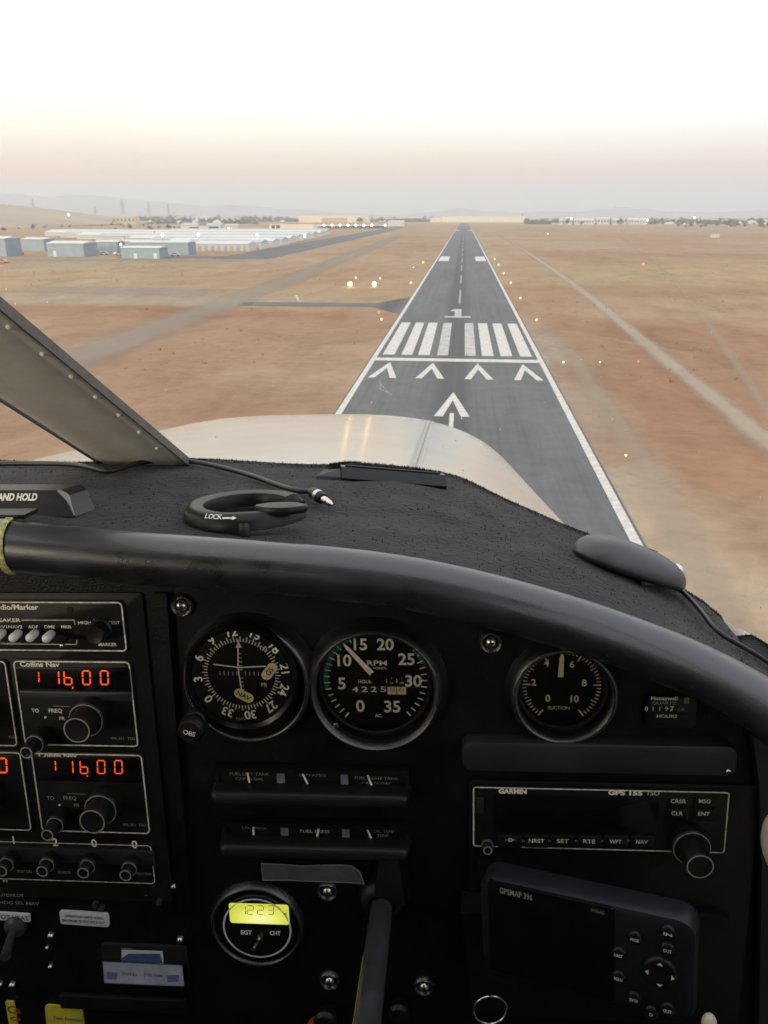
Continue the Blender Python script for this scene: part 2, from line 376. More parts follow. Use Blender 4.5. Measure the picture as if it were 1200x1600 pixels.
class MB:
    def __init__(s): s.v = []; s.f = []; s.m = []; s.names = []; s.M = None; s.uv = None
    def mi(s, name):
        if name not in s.names: s.names.append(name)
        return s.names.index(name)
    def raw(s, vs, fs, mt):
        b = len(s.v)
        for q in vs:
            q = Vector(q); s.v.append(s.M @ q if s.M is not None else q)
        k = s.mi(mt)
        for f in fs: s.f.append(tuple(b+i for i in f)); s.m.append(k)
        return s
    def box(s, x0, x1, y0, y1, z0, z1, mt):
        vs = [(x, y, z) for x in (x0, x1) for y in (y0, y1) for z in (z0, z1)]
        return s.raw(vs, [(0, 1, 3, 2), (4, 6, 7, 5), (0, 4, 5, 1), (2, 3, 7, 6), (0, 2, 6, 4), (1, 5, 7, 3)], mt)
    def loft(s, rings, mt, cap0=True, cap1=True, closed=True):
        n = len(rings[0]); vs = [q for r in rings for q in r]; fs = []
        for i in range(len(rings)-1):
            for j in range(n if closed else n-1):
                a = i*n+j; b_ = i*n+(j+1) % n; fs.append((a, b_, b_+n, a+n))
        if cap0: fs.append(tuple(range(n-1, -1, -1)))
        if cap1: fs.append(tuple((len(rings)-1)*n + j for j in range(n)))
        return s.raw(vs, fs, mt)
    def plate(s, x0, x1, z0, z1, yf, yb, mt, r=.002, bev=.0008, n=4):
        """rounded slab facing -Y, its face at yf"""
        rr = lambda d, y: [(x, y, z) for x, z in rrect(x0+d, x1-d, z0+d, z1-d, max(r-d*.5, .0002), n)]
        return s.loft([rr(bev, yf), rr(bev*.3, yf+bev*.3), rr(0, yf+bev), rr(0, yb)], mt)
    def line_rect(s, x0, x1, z0, z1, y, wd, mt, r=.003, n=4):
        a = rrect(x0, x1, z0, z1, r, n); b = rrect(x0+wd, x1-wd, z0+wd, z1-wd, max(r-wd, .0003), n); k = len(a)
        return s.raw([(x, y, z) for x, z in a+b], [(i, (i+1) % k, k+(i+1) % k, k+i) for i in range(k)], mt)
    def lathe(s, cx, cz, prof, mt, n=48, knurl=0):
        """profile of (radius, y) turned about an axis along Y"""
        rings = []
        for r, y in prof:
            rings.append([(cx+(r*(1+(knurl if (j % 2) else 0)))*math.cos(2*math.pi*j/n), y, cz+(r*(1+(knurl if (j % 2) else 0)))*math.sin(2*math.pi*j/n)) for j in range(n)])
        return s.loft(rings, mt, cap0=prof[0][0] < 1e-3 or True, cap1=True) if prof[0][0] <= 1e-4 or prof[-1][0] <= 1e-4 else s.loft(rings, mt, False, False)
    def disc(s, cx, cz, r, y, mt, n=48):
        return s.raw([(cx+r*math.cos(2*math.pi*j/n), y, cz+r*math.sin(2*math.pi*j/n)) for j in range(n)], [tuple(range(n-1, -1, -1))], mt)
    def ring(s, cx, cz, r0, r1, y, mt, a0=0, a1=360, n=64):
        """flat ring sector; angles clockwise from the top"""
        full = abs(a1-a0) >= 360; vs = []; m = max(3, int(n*abs(a1-a0)/360))
        for i in range(m+1):
            a = R_(a0+(a1-a0)*i/m)
            for r in (r0, r1): vs.append((cx+r*math.sin(a), y, cz+r*math.cos(a)))
        return s.raw(vs, [(2*i, 2*i+1, 2*i+3, 2*i+2) for i in range(m)], mt)
    def tick(s, cx, cz, ang, r0, r1, wd, y, mt, w1=None):
        a = R_(ang); d = Vector((math.sin(a), 0, math.cos(a))); p = Vector((math.cos(a), 0, -math.sin(a))); c = Vector((cx, y, cz)); w1 = wd if w1 is None else w1
        return s.raw([c+d*r0-p*wd/2, c+d*r0+p*wd/2, c+d*r1+p*w1/2, c+d*r1-p*w1/2], [(0, 1, 2, 3)], mt)
    def quad(s, pts, mt): return s.raw(pts, [tuple(range(len(pts)))], mt)
    def seg(s, a, b, wd, y, mt):
        a = Vector((a[0], y, a[1])); b = Vector((b[0], y, b[1])); d = (b-a).normalized(); p = Vector((d.z, 0, -d.x))*wd/2
        return s.raw([a-p, a+p, b+p, b-p], [(0, 1, 2, 3)], mt)
    def text(s, st, x, z, size, y, mt, rot=0.0, bold=0.0, sx=1.0, width=None):
        v, f, wd = text_geo(st, bold)
        if width: sx = width/(wd*size)
        a = R_(-rot); ca, sa = math.cos(a), math.sin(a); vs = []
        for q in v:
            u, w_ = q[0]*size*sx, q[1]*size
            vs.append((x+u*ca-w_*sa, y, z+u*sa+w_*ca))
        return s.raw(vs, f, mt)
    def tube(s, pts, r, mt, n=12, cap=True, sm=0):
        pts = [Vector(p) for p in pts]
        rs = list(r) if hasattr(r, '__len__') else [r]*len(pts)
        for _ in range(sm):                              # Chaikin rounding
            q = [pts[0]]; qr = [rs[0]]
            for i in range(len(pts)-1):
                q += [pts[i]*.75+pts[i+1]*.25, pts[i]*.25+pts[i+1]*.75]; qr += [rs[i]*.75+rs[i+1]*.25, rs[i]*.25+rs[i+1]*.75]
            q.append(pts[-1]); qr.append(rs[-1]); pts, rs = q, qr
        rings = []; up = None
        for i, p in enumerate(pts):
            d = (pts[min(i+1, len(pts)-1)]-pts[max(i-1, 0)]).normalized()
            if up is None: up = d.orthogonal().normalized()
            up = (up - d*up.dot(d)).normalized(); sd_ = d.cross(up)
            rings.append([p+(up*math.cos(2*math.pi*j/n)+sd_*math.sin(2*math.pi*j/n))*rs[i] for j in range(n)])
        return s.loft(rings, mt, cap, cap)
    def ball(s, c, r, mt, n=10, sq=(1, 1, 1)):
        c = Vector(c); rings = []
        for i in range(n+1):
            a = math.pi*i/n; rr = max(math.sin(a), 1e-4)
            rings.append([c+Vector((rr*math.cos(2*math.pi*j/(2*n))*r*sq[0], rr*math.sin(2*math.pi*j/(2*n))*r*sq[1], math.cos(a)*r*sq[2])) for j in range(2*n)])
        return s.loft(rings, mt)
    def build(s, name, parent=None, origin=None, frame='A', sharp=38, **tags):
        if parent is not None: og = Vector(parent['_o'])
        else: og = Vector(origin if origin is not None else (0, 0, 0))
        me = bpy.data.meshes.new(name); me.from_pydata([tuple(q-og) for q in s.v], [], s.f)
        for n_ in s.names: me.materials.append(MATS[n_])
        me.polygons.foreach_set('material_index', s.m); me.polygons.foreach_set('use_smooth', [True]*len(s.f))
        if s.uv:
            ul = me.uv_layers.new(name='UVMap')
            for lp in me.loops: ul.data[lp.index].uv = s.uv[lp.vertex_index]
        me.update()
        try: me.set_sharp_from_angle(angle=R_(sharp))
        except Exception: pass
        o = bpy.data.objects.new(name, me); C.objects.link(o); o['_o'] = tuple(og)
        if parent is not None: o.parent = parent
        else: o.matrix_world = (MA if frame == 'A' else Matrix.Identity(4)) @ Matrix.Translation(og)
        tag(o, **tags); return o
def tag(o, label=None, category=None, group=None, kind=None):
    for k, v in (('label', label), ('category', category), ('group', group), ('kind', kind)):
        if v: o[k] = v
def thing(name, label, category, origin, group=None, frame='A', kind=None):
    o = bpy.data.objects.new(name, None); C.objects.link(o); o.empty_display_size = .02
    o['_o'] = tuple(origin); o.matrix_world = (MA if frame == 'A' else Matrix.Identity(4)) @ Matrix.Translation(Vector(origin))
    tag(o, label, category, group, kind); return o
# a sub-part hangs on a part whose local origin is the thing's origin
def sub(mb, name, part, **t):
    o = mb.build(name, part, **t); return o
def copy_thing(o, loc, label, **t):
    c = o.copy(); C.objects.link(c); c.location = loc; c['_o'] = tuple(loc); tag(c, label, **t)
    for ch in o.children:
        d = ch.copy(); C.objects.link(d); d.parent = c
        for g_ in ch.children:
            h = g_.copy(); C.objects.link(h); h.parent = d
    return c

# ================================================================== OUTSIDE: ground, runway, tracks
def sheet(name, pts, z, mt, kind='structure', **t):
    b = MB(); b.raw([(x, y, z) for x, y in pts], [tuple(range(len(pts)))], mt); return b.build(name, origin=(pts[0][0], pts[0][1], z), frame='W', kind=kind, **t)
sheet('ground', [(-11900, -11900), (11900, -11900), (11900, 11900), (-11900, 11900)], 0, 'desert_ground')
RXC, RW = -0.45, 11.45
b = MB(); ys = [-60, 0, 60, 120, 200, 400, 800, 1600, 2370]
b.raw([(x, y, 0) for y in ys for x in (-RW-.18, RW+.18)], [(2*i, 2*i+1, 2*i+3, 2*i+2) for i in range(len(ys)-1)], 'runway_asphalt')
rw = b.build('runway', origin=(0, 0, 0), frame='W', kind='structure'); rw.location = (RXC, 0, .05)
mk = MB(); wm = MB(); ZM = .056
def mark(pts, mt='runway_paint'): mk.raw([(x, y, ZM) for x, y in pts], [tuple(range(len(pts)))], mt)
def mrect(x0, x1, y0, y1, mt='runway_paint'): mark([(x0, y0), (x1, y0), (x1, y1), (x0, y1)], mt)
for s in (-1, 1):
    e_ = [RXC+s*RW, RXC+s*(RW-.62)]; mrect(min(e_), max(e_), -60, 2370)
mrect(RXC-RW+.62, RXC+RW-.62, 106.3, 108.6)
for i, (a, c) in enumerate(((-10.7, -9.05), (-8.1, -6.6), (-5.8, -4.2), (-3.15, -1.65), (.65, 2.15), (3.0, 4.6), (5.55, 7.15), (8.2, 9.8))):
    mrect(a, c, 111.2, 147, 'runway_paint_worn' if i in (3, 4) else 'runway_paint')
def chevron(cx, ya, ye, ho, hi_, drop, mt='runway_paint'):
    mark([(cx-ho, ye), (cx-hi_, ye), (cx, ya-drop), (cx, ya)], mt); mark([(cx+ho, ye), (cx, ya), (cx, ya-drop), (cx+hi_, ye)], mt)
for cx in (-9.15, -3.5, 2.3, 8.1): chevron(cx, 105.2, 94.3, 1.72, .92, 4.4)
chevron(-.6, 86.8, 75.4, 1.72, .86, 4.2); mrect(-.82, -.40, 50, 76.8)
for q in ((-9.3, 92.5, -8.6, 87.0), (-8.9, 90.0, -7.6, 85.5), (-9.0, 88.2, -7.2, 84.6)):
    mark([(q[0], q[1]), (q[2], q[3]), (q[2]+.10, q[3]+.1), (q[0]+.12, q[1]+.2)], 'runway_scuff')
mrect(-3.2, 1.75, 155.2, 157.5, 'runway_paint_worn'); mrect(-1.3, 0, 157.5, 170, 'runway_paint_worn'); mark([(-1.3, 166), (-1.3, 170), (-2.1, 168), (-2.1, 166)], 'runway_paint_worn')
y = 181
while y < 2200:
    mrect(RXC-.25, RXC+.22, y, y+34, 'paint_ghost'); y += 56
for yy in (357, 1095):
    mrect(-10.6, -6.2, yy, yy+41); mrect(5.4, 9.8, yy, yy+41)
for i in range(8): mrect(-10+i*2.55, -8.6+i*2.55, 2290, 2335)
b = mk.build('runway_markings', origin=(0, 0, 0), frame='W', kind='structure')
# old skid patches of bare asphalt in the paint
def strip(name, px, wd, z, mt, world=False, **t):
    pts = [Vector((p[0], p[1], 0)) if world else G(*p) for p in px]
    pp = []
    for i in range(len(pts)-1):
        for k in range(6): pp.append(pts[i].lerp(pts[i+1], k/6))
    pp.append(pts[-1]); b = MB(); b.uv = []; vs = []; fs = []; n = len(pp)
    # smooth
    for _ in range(4): pp = [pp[0]]+[(pp[i-1]+pp[i]*2+pp[i+1])/4 for i in range(1, n-1)]+[pp[-1]]
    for i, p in enumerate(pp):
        d = (pp[min(i+1, n-1)]-pp[max(i-1, 0)]); d.z = 0; d.normalize(); q = Vector((d.y, -d.x, 0))*wd/2
        for s_, u in ((-1, 0), (1, 1)): vs.append((p.x+q.x*s_, p.y+q.y*s_, z)); b.uv.append((u, i/(n-1)))
    fs = [(2*i, 2*i+1, 2*i+3, 2*i+2) for i in range(n-1)]
    b.raw(vs, fs, mt); return b.build(name, origin=pp[0], frame='W', kind='structure', **t)
strip('dirt_track', [(1330, 800), (1200, 690), (1120, 625), (1040, 562), (980, 512), (930, 470), (880, 432), (830, 398), (780, 366)], 4.6, .020, 'pale_track')
strip('dirt_track', [(1260, 745), (1200, 640), (1140, 552), (1100, 497), (1060, 445), (1020, 407), (975, 374), (950, 360)], 2.6, .024, 'faint_track')
strip('dirt_track', [(905, 452), (935, 436), (990, 427), (1060, 428)], 7, .028, 'faint_track')
strip('dirt_track', [(780, 374), (860, 374), (960, 378)], 22, .012, 'faint_track')
strip('dirt_track', [(1110, 560), (1010, 540), (900, 520), (860, 516)], 4, .016, 'faint_track')
strip('dirt_track', [(1190, 1100), (1120, 950), (1060, 830), (990, 700), (930, 610), (870, 520)], 4.2, .032, 'faint_track')
strip('old_taxiway', [(-52, 30), (-52, 120), (-52, 250), (-56, 500), (-64, 900)], 15, .020, 'old_taxiway', world=True)
strip('old_apron', [(-118, 208), (-80, 205), (-58, 203)], 26, .012, 'apron_grey', world=True)
strip('hangar_apron', [(-230, 352), (-160, 350), (-90, 356)], 26, .012, 'apron_grey', world=True)
strip('connector_taxiway', [(-49, 176.5), (-30, 176.5), (-11.4, 176.5)], 9, .034, 'asphalt_patch', world=True)
b = MB(); b.raw([(-19, 180, .036), (-11.9, 196, .036), (-11.9, 160, .036), (-19, 173, .036)], [(0, 3, 2, 1)], 'runway_asphalt'); b.build('taxiway_fillet', origin=(-15, 178, .036), frame='W', kind='structure')
sheet('taxiway', [(-112, 366), (-86, 366), (-94, 1500), (-121, 1500)], .030, 'runway_asphalt')
sheet('taxiway_branch', [(-160, 372), (-112.1, 370), (-112.1, 392), (-160, 388)], .030, 'runway_asphalt')

# dry scrub tufts, thousands of them
rnd = random.Random(3)
b = MB()
for i in range(5200):
    side = rnd.random()
    if i < 3400:
        yy = 95+rnd.random()**1.3*400; xx = 15+rnd.random()*(20+yy*.75)
        if rnd.random() < .35: xx = -14-rnd.random()*(15+yy*.55)
    else:
        yy = 235+rnd.random()*125; xx = -40-rnd.random()*190
    if -113 < xx < -84 and yy > 360 or -61 < xx < -44: continue
    if noise.noise(Vector((xx*.03, yy*.03, 0))) < -.08+.3*rnd.random(): continue
    h = .12+rnd.random()*.32; r = h*(.7+rnd.random()); m = 'grass_dry' if rnd.random() < .8 else 'scrub_leaf'
    vs = []; fs = []
    for k in range(6):
        a = rnd.random()*6.28; d = .15+rnd.random()*.5; w_ = .35
        vs += [(xx+math.cos(a-w_)*r*.3, yy+math.sin(a-w_)*r*.3, 0), (xx+math.cos(a+w_)*r*.3, yy+math.sin(a+w_)*r*.3, 0), (xx+math.cos(a)*r*(.6+d), yy+math.sin(a)*r*(.6+d), h*(.6+rnd.random()*.5))]
        fs.append((3*k, 3*k+1, 3*k+2))
    b.raw(vs, fs, m)
b.build('dry_scrub', origin=(0, 200, 0), frame='W', kind='stuff', label='low dry grass tufts scattered over the brown dirt', category='scrub')

# hill and mountains
def ridge(name, prof, yd, depth, mt, seed, amp, kind='structure'):
    xs = [WY(px, 337, yd).x for px, _ in prof]; zs = [max(-2, WY(px, py, yd).z) for px, py in prof]
    n = 110; vs = []; fs = []; m = 14
    for i in range(n):
        x = xs[0]+(xs[-1]-xs[0])*i/(n-1)
        for k in range(len(xs)-1):
            if xs[k] <= x <= xs[k+1] or k == len(xs)-2: break
        tt = (x-xs[k])/(xs[k+1]-xs[k]); tt = tt*tt*(3-2*tt) if 0 <= tt <= 1 else tt; z = zs[k]+(zs[k+1]-zs[k])*min(1, max(0, tt))
        for j in range(m):
            v = j/(m-1)*2-1; y_ = yd+v*depth
            h = z*(1-v*v)**1.1; h *= 1+amp*noise.noise(Vector((x/depth*2.2, y_/depth*2.2, seed)))*abs(v)**.5+amp*.25*noise.noise(Vector((x/depth*9, y_/depth*9, seed)))
            vs.append((x, y_, max(h, -.5)-.4))
    for i in range(n-1):
        for j in range(m-1): a = i*m+j; fs.append((a, a+m, a+m+1, a+1))
    b = MB(); b.raw(vs, fs, mt); return b.build(name, origin=(xs[0], yd, 0), frame='W', kind=kind, sharp=80)
ridge('hill', [(-420, 349), (-260, 330), (-120, 321), (-20, 319), (25, 321), (55, 326), (85, 331), (120, 336), (150, 341), (178, 350)], 1750, 420, 'hill', 1.3, .35)
ridge('mountains', [(-700, 310), (-400, 296), (-150, 303), (0, 300), (40, 303), (90, 309), (140, 306), (190, 311), (240, 317), (320, 322), (400, 322), (450, 327), (560, 334), (640, 341)], 7200, 1300, 'mountain', 3.1, .5)
ridge('mountains', [(540, 341), (640, 334), (685, 330), (712, 325), (735, 326), (757, 330), (800, 332), (850, 330), (900, 331), (940, 326), (970, 323), (1000, 327), (1040, 331), (1100, 331), (1200, 329), (1400, 318), (1700, 326)], 7300, 1100, 'mountain', 7.7, .5)

# ------------------------------------------------------------------ buildings
def building(name, label, cat, px0, px1, pyb, pyt, depth, wall, roofm, end=None, group=None, gable=.12, doors=(), windows=0, ridge_x=True, doorm='door_white', winm='window_dark', hgt=None):
    a = G(px0, pyb); c = G(px1, pyb); y0 = (a.y+c.y)/2; x0, x1 = WY(px0, pyb, y0).x, WY(px1, pyb, y0).x
    z = hgt or max(2.2, WY((px0+px1)/2, pyt, y0).z); y1 = y0+depth
    t = thing(name, label, cat, ((x0+x1)/2, y0+depth/2, 0), group=group, frame='W')
    b = MB(); b.box(x0, x1, y0, y1, -.3, z, wall); 
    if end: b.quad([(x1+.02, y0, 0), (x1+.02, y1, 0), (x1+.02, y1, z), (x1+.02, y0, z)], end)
    b.build('wall', t)
    g = depth*gable; o_ = .35; b = MB()
    if ridge_x: r = [(x0-o_, y0-o_, z+.02), (x0-o_, y0+depth/2, z+g), (x0-o_, y1+o_, z+.02), (x1+o_, y0-o_, z+.02), (x1+o_, y0+depth/2, z+g), (x1+o_, y1+o_, z+.02)]
    else:
        g = (x1-x0)*gable; r = [(x1+o_, y0-o_, z+.02), ((x0+x1)/2, y0-o_, z+g), (x0-o_, y0-o_, z+.02), (x1+o_, y1+o_, z+.02), ((x0+x1)/2, y1+o_, z+g), (x0-o_, y1+o_, z+.02)]
    b.raw(r, [(0, 1, 2), (3, 5, 4), (0, 3, 4, 1), (1, 4, 5, 2), (0, 2, 5, 3)], roofm); b.build('roof', t)
    for (f0, f1, fh) in doors:
        b = MB(); xa, xb = x0+(x1-x0)*f0, x0+(x1-x0)*f1; b.box(xa, xb, y0-.12, y0-.02, 0, z*fh, doorm); b.build('door', t)
    for i in range(windows):
        xa = x0+(x1-x0)*(i+.28)/windows; xb = x0+(x1-x0)*(i+.72)/windows
        b = MB(); b.box(xa, xb, y0-.10, y0-.02, z*.42, z*.74, winm); b.build('window', t)
    return t
gb = 'blue hangars beside the dry field'
bl = [
 ('pale blue hangar cut by the left edge of the photo', -40, 11, 401, 373, 14, ()),
 ('plain blue hangar second from left edge, no door showing', 36, 70, 393, 374, 13, ()),
 ('largest pale blue hangar, one white door near its left corner', 75, 132, 401, 380.5, 15, ((.16, .24, .45),)),
 ('blue hangar set back just right of the largest hangar', 150, 184, 397, 378, 10, ((.2, .5, .25),)),
 ('lowest nearest blue hangar with two small white doors', 190, 250, 404, 387.5, 11, ((.33, .42, .5), (.84, .93, .5))),
 ('long blue hangar behind the low two-door hangar, rightmost blue end', 205, 295, 398.5, 379, 12, ()),
 ('blue hangar partly hidden behind the two white-doored hangars', 188, 236, 393, 377.5, 10, ()),
]
for lb, p0, p1, yb, yt, dp, dr in bl: building('hangar', lb, 'hangar', p0, p1, yb, yt, dp, 'wall_blue', 'roof_white', end='wall_blue_shaded', group=gb, gable=.07, doors=dr)
# rows of pale grey T-hangars, ends towards the taxiway
gw = 'pale hangar rows on the airfield'
ord_ = ['nearest', 'second', 'third', 'fourth', 'fifth', 'sixth', 'seventh', 'eighth', 'ninth', 'farthest']
rows = [(298, 388, 392.5, 381), (292, 408, 389, 378.5), (265, 426, 386, 376.5), (235, 440, 382.5, 374.5), (200, 452, 379.5, 372), (150, 464, 376.8, 369.5), (120, 476, 374.2, 367.5), (95, 488, 371.8, 365.6), (70, 499, 369.4, 363.5), (260, 509, 367, 361.5)]
for i, (p0, p1, yb, yt) in enumerate(rows):
    x0 = p0 if i < 3 else p0
    building('hangar_row', f'long low pale metal hangar row, {ord_[i]} of the pale roofed rows', 'hangar', x0, p1, yb, yt, 17+i*2.2, 'wall_white', 'roof_grey' if i % 2 else 'roof_white', group=gw, gable=.07, doors=[(j/9+.02, j/9+.08, .75) for j in range(9)] if i < 2 else (), doorm='roof_grey')
building('terminal', 'long low tan building with an orange middle on the horizon', 'building', 465, 575, 347.8, 337.5, 60, 'wall_sunlit', 'wall_sunlit', gable=.01)
a_ = building('terminal_hall', 'orange-brown block in front of the long tan building', 'building', 503, 541, 348.4, 340.5, 20, 'wall_orange', 'wall_tan', gable=.01)
building('warehouse', 'low cream warehouse with dark open bay at its left', 'building', 421, 490, 359.5, 350, 30, 'wall_sunlit', 'wall_brown', gable=.02, doors=((.05, .13, .8), (.16, .24, .8)), doorm='window_dark')
building('warehouse', 'pale roofed shed with dark openings beside the brown tower', 'building', 283, 345, 361.5, 352, 24, 'wall_white', 'roof_grey', gable=.12, doors=((.22, .45, .7), (.7, .95, .8)), doorm='window_dark')
building('tower', 'square brown tower between the two pale sheds', 'building', 311, 321, 361.5, 349, 10, 'wall_brown', 'wall_brown', gable=.03)
building('shed', 'small cream shed with yellow lamp beside it', 'building', 352, 372, 362, 351.5, 12, 'wall_tan', 'roof_white', gable=.1, doors=((.3, .6, .6),))
building('office_block', 'cream two-storey building left among the hazy trees', 'building', 176, 212, 351, 338, 25, 'wall_tan', 'roof_grey', gable=.05, windows=6)
building('office_block', 'pale low building between dark trees, upper middle left', 'building', 300, 330, 347, 338.5, 25, 'wall_white', 'roof_white', gable=.05, windows=4)
building('office_block', 'cream building with stepped roof behind the brown tower', 'building', 345, 372, 348, 339, 30, 'wall_tan', 'wall_tan', gable=.02, windows=3)
building('office_block', 'long pale roof in the trees near the power pylons', 'building', 256, 290, 345, 339.5, 25, 'roof_grey', 'roof_white', gable=.05)
building('hangar_row', 'white hangar right of the lamp-lit canopy', 'hangar', 606, 630, 353.5, 346, 40, 'wall_white', 'roof_white', gable=.04)
# lit canopy with its nine lamps
cy = G(545, 357).y; cx0, cx1 = WY(492, 357, cy).x, WY(603, 357, cy).x; cz = WY(545, 351.5, cy).z
t = thing('shade_canopy', 'long pale green canopy lit by a row of lamps', 'canopy', ((cx0+cx1)/2, cy, 0), frame='W')
b = MB(); b.box(cx0, cx1, cy, cy+30, cz-1.2, cz, 'wall_white'); b.build('canopy_roof', t)
for i in range(9):
    x = cx0+(cx1-cx0)*(i+.5)/9; b = MB(); b.box(x-.4, x+.4, cy+.5, cy+1.3, 0, cz-1.2, 'pole_metal'); b.build('post', t)
b = MB(); b.box(cx0, cx1, cy+22, cy+22.4, 0, cz-1.2, 'wall_white'); b.build('back_wall', t)
building('factory', 'very long low sunlit tan building beyond the runway end', 'building', 690, 822, 347.6, 338.8, 80, 'wall_sunlit', 'wall_sunlit', gable=.01)
building('factory', 'short tan annex left of the building beyond the runway end', 'building', 672, 689, 347.2, 341, 40, 'wall_sunlit', 'wall_sunlit', gable=.01)
gh = 'white apartment blocks on the right horizon'
for i, (p0, p1, yt, lb) in enumerate([(870, 880, 343.2, 'smallest white block at the left end of the horizon apartments'), (882, 894, 341.2, 'tallest white apartment block, second from the left of the horizon blocks'), (897, 928, 343.3, 'wide white apartment block, third along the horizon'),
      (933, 952, 341.5, 'white apartment block just left of the horizon row middle gap'), (957, 976, 343, 'white apartment block just right of the row middle gap'), (981, 1012, 342.8, 'wide white block at the right end with a lamp')]):
    building('apartment_block', lb, 'building', p0, p1, 351, yt, 22, 'wall_white', 'roof_white', group=gh, gable=.12, windows=max(3, (p1-p0)//4))
building('warehouse', 'cream building beside bright yellow lamp on right horizon', 'building', 1094, 1121, 348, 342, 30, 'wall_tan', 'wall_tan', gable=.04, windows=3)
building('warehouse', 'low cream building in trees near right edge', 'building', 1132, 1169, 349, 343.5, 30, 'wall_tan', 'wall_tan', gable=.03, windows=5)
building('trailer', 'small white box trailer alone on the right field', 'trailer', 1112, 1124, 371.5, 366, 5, 'wall_white', 'roof_white', gable=.05, doors=((.6, .75, .8),), doorm='roof_grey')

# ------------------------------------------------------------------ cars, windsock
def car(px, py, label, mt, rot):
    p = G(px, py); b0 = [( -2.2, .35), (-2.2, .95), (-1.6, 1.05), (-1.0, 1.5), (.7, 1.52), (1.3, 1.05), (2.15, .92), (2.2, .35)]
    t = thing('parked_car', label, 'car', p, group='cars parked by the hangars', frame='W'); t.rotation_euler.z = rot
    b = MB(); b.M = Matrix.Translation(p); b.loft([[(x, y_, z) for x, z in b0] for y_ in (-.85, -.9, .9, .85)], mt); b.build('body', t)
    b = MB(); b.M = Matrix.Translation(p)
    for y_ in (-.912, .912): b.quad([(-1.35, y_, 1.05), (-.92, y_, 1.42), (.62, y_, 1.42), (1.1, y_, 1.05)], 'window_dark')
    b.build('window', t)
    for x in (-1.4, 1.4):
        for y_ in (-.93, .73):
            b = MB(); b.M = Matrix.Translation(p); b.lathe(x, .34, [(0, y_), (.34, y_+.02), (.34, y_+.2), (0, y_+.2)], 'tyre', n=14); b.build('wheel', t)
car(6, 399, 'white van-like car at the left edge by the blue hangar', 'car_white', .2)
car(5, 411, 'orange vehicle at the left edge on the dirt', 'car_orange', 0)
car(163, 398, 'white car parked at the set-back hangar, left of a pair', 'car_white', 0)
car(183, 399, 'white car parked left of the low two-door hangar', 'car_white', 1.2)
car(274, 400, 'white car parked in front of the rightmost blue hangar', 'car_white', .1)
car(30, 398, 'dark parked car below the second hangar from the left', 'window_dark', .1)
p = G(462, 473.5); t = thing('windsock', 'white windsock cone on a short pole by the dark connector taxiway', 'windsock', p, frame='W')
b = MB(); b.tube([(p.x, p.y, 0), (p.x, p.y, 1.6)], .05, 'pole_metal', 8); b.build('pole', t)
b = MB(); b.tube([(p.x, p.y, 1.6), (p.x+.5, p.y, .9), (p.x+.8, p.y, .35)], [.30, .24, .14], 'white_paint', 12); b.build('sock', t)

# ------------------------------------------------------------------ lights on the field
def field_light(px, py, r, mt, label, group='small orange lights beside the runway', hp=None, name='runway_light'):
    r *= .92
    g = G(px, py); g = G(px, py+ (r+.35)/g.y*1250*1.0) if hp is None else g
    hp_ = .35 if hp is None else hp
    t = thing(name, label, 'light', g, group=group, frame='W')
    b = MB(); b.box(g.x-.12, g.x+.12, g.y-.12, g.y+.12, 0, .06, 'pole_metal'); b.tube([(g.x, g.y, .0), (g.x, g.y, hp_)], .035, 'pole_metal', 8); b.build('stake', t)
    b = MB(); b.ball((g.x, g.y, hp_+r*.9), r, mt, 8); b.build('lamp', t); return t
big = 'bright lamp pair left of the runway'
field_light(547, 444, .62, 'lamp_warm', 'left lamp of the bright white-gold pair beyond the connector', big)
field_light(585, 444, .62, 'lamp_warm', 'right lamp of the bright white-gold pair beyond the connector', big)
for px, py, r, mt, lb in [
 (556, 434, .28, 'lamp_amber', 'small orange light just above the left bright lamp'), (594, 435, .28, 'lamp_amber', 'small orange light just above the right bright lamp'),
 (642, 442, .32, 'lamp_amber', 'orange edge light left of the runway, right of the bright pair'), (661, 410, .38, 'lamp_amber', 'faint orange edge light left of the white aiming block'),
 (596, 499, .21, 'lamp_amber', 'orange edge light left of the white threshold stripes'), (838, 500, .21, 'lamp_amber', 'orange edge light right of the white threshold stripes'),
 (813, 466, .24, 'lamp_amber', 'orange edge light, second nearest along the right runway edge'), (798, 442, .28, 'lamp_amber', 'orange edge light, third along the right runway edge'),
 (787, 427, .32, 'lamp_amber', 'orange edge light, fourth along the right runway edge'), (779, 414, .30, 'lamp_amber', 'dim orange edge light, fifth along the right runway edge'),
 (773, 405, .30, 'lamp_amber', 'faint orange edge light level with the right aiming block'), (977, 711, .10, 'lamp_amber', 'lone orange light low on the dirt right of the runway'),
 (856, 365.5, .75, 'lamp_amber', 'orange light far out on the right field'), (1005, 413, .5, 'lamp_red', 'pinkish red light in the right scrub near the faint track'),
 (592, 488, .22, 'lamp_red', 'dim red light left of the runway by the connector'), (880, 566, .13, 'lamp_green', 'green light on the dirt right of the threshold bar'),
 (937, 566, .10, 'lamp_green', 'faint green light, farther right of the threshold bar'), (997, 565, .10, 'lamp_red', 'faint red light, rightmost of the three by the threshold'),
 (646, 418, .25, 'lamp_amber', 'tiny orange light left of the runway below the aiming block')]:
    field_light(px, py, r, mt, lb)
def pole_lamp(px, py, yd, r, mt, label, group='white flood lamps around the hangars'):
    r *= .62; q = WY(px, py, yd); t = thing('street_lamp', label, 'lamp', (q.x, yd, 0), group=group, frame='W')
    b = MB(); b.tube([(q.x, yd, 0), (q.x, yd, q.z-r*.5)], [.22, .14], 'pole_metal', 6); b.build('pole', t)
    b = MB(); b.ball((q.x, yd-.2, q.z), r, mt, 8, (1, 1, 1.3)); b.build('lamp', t)
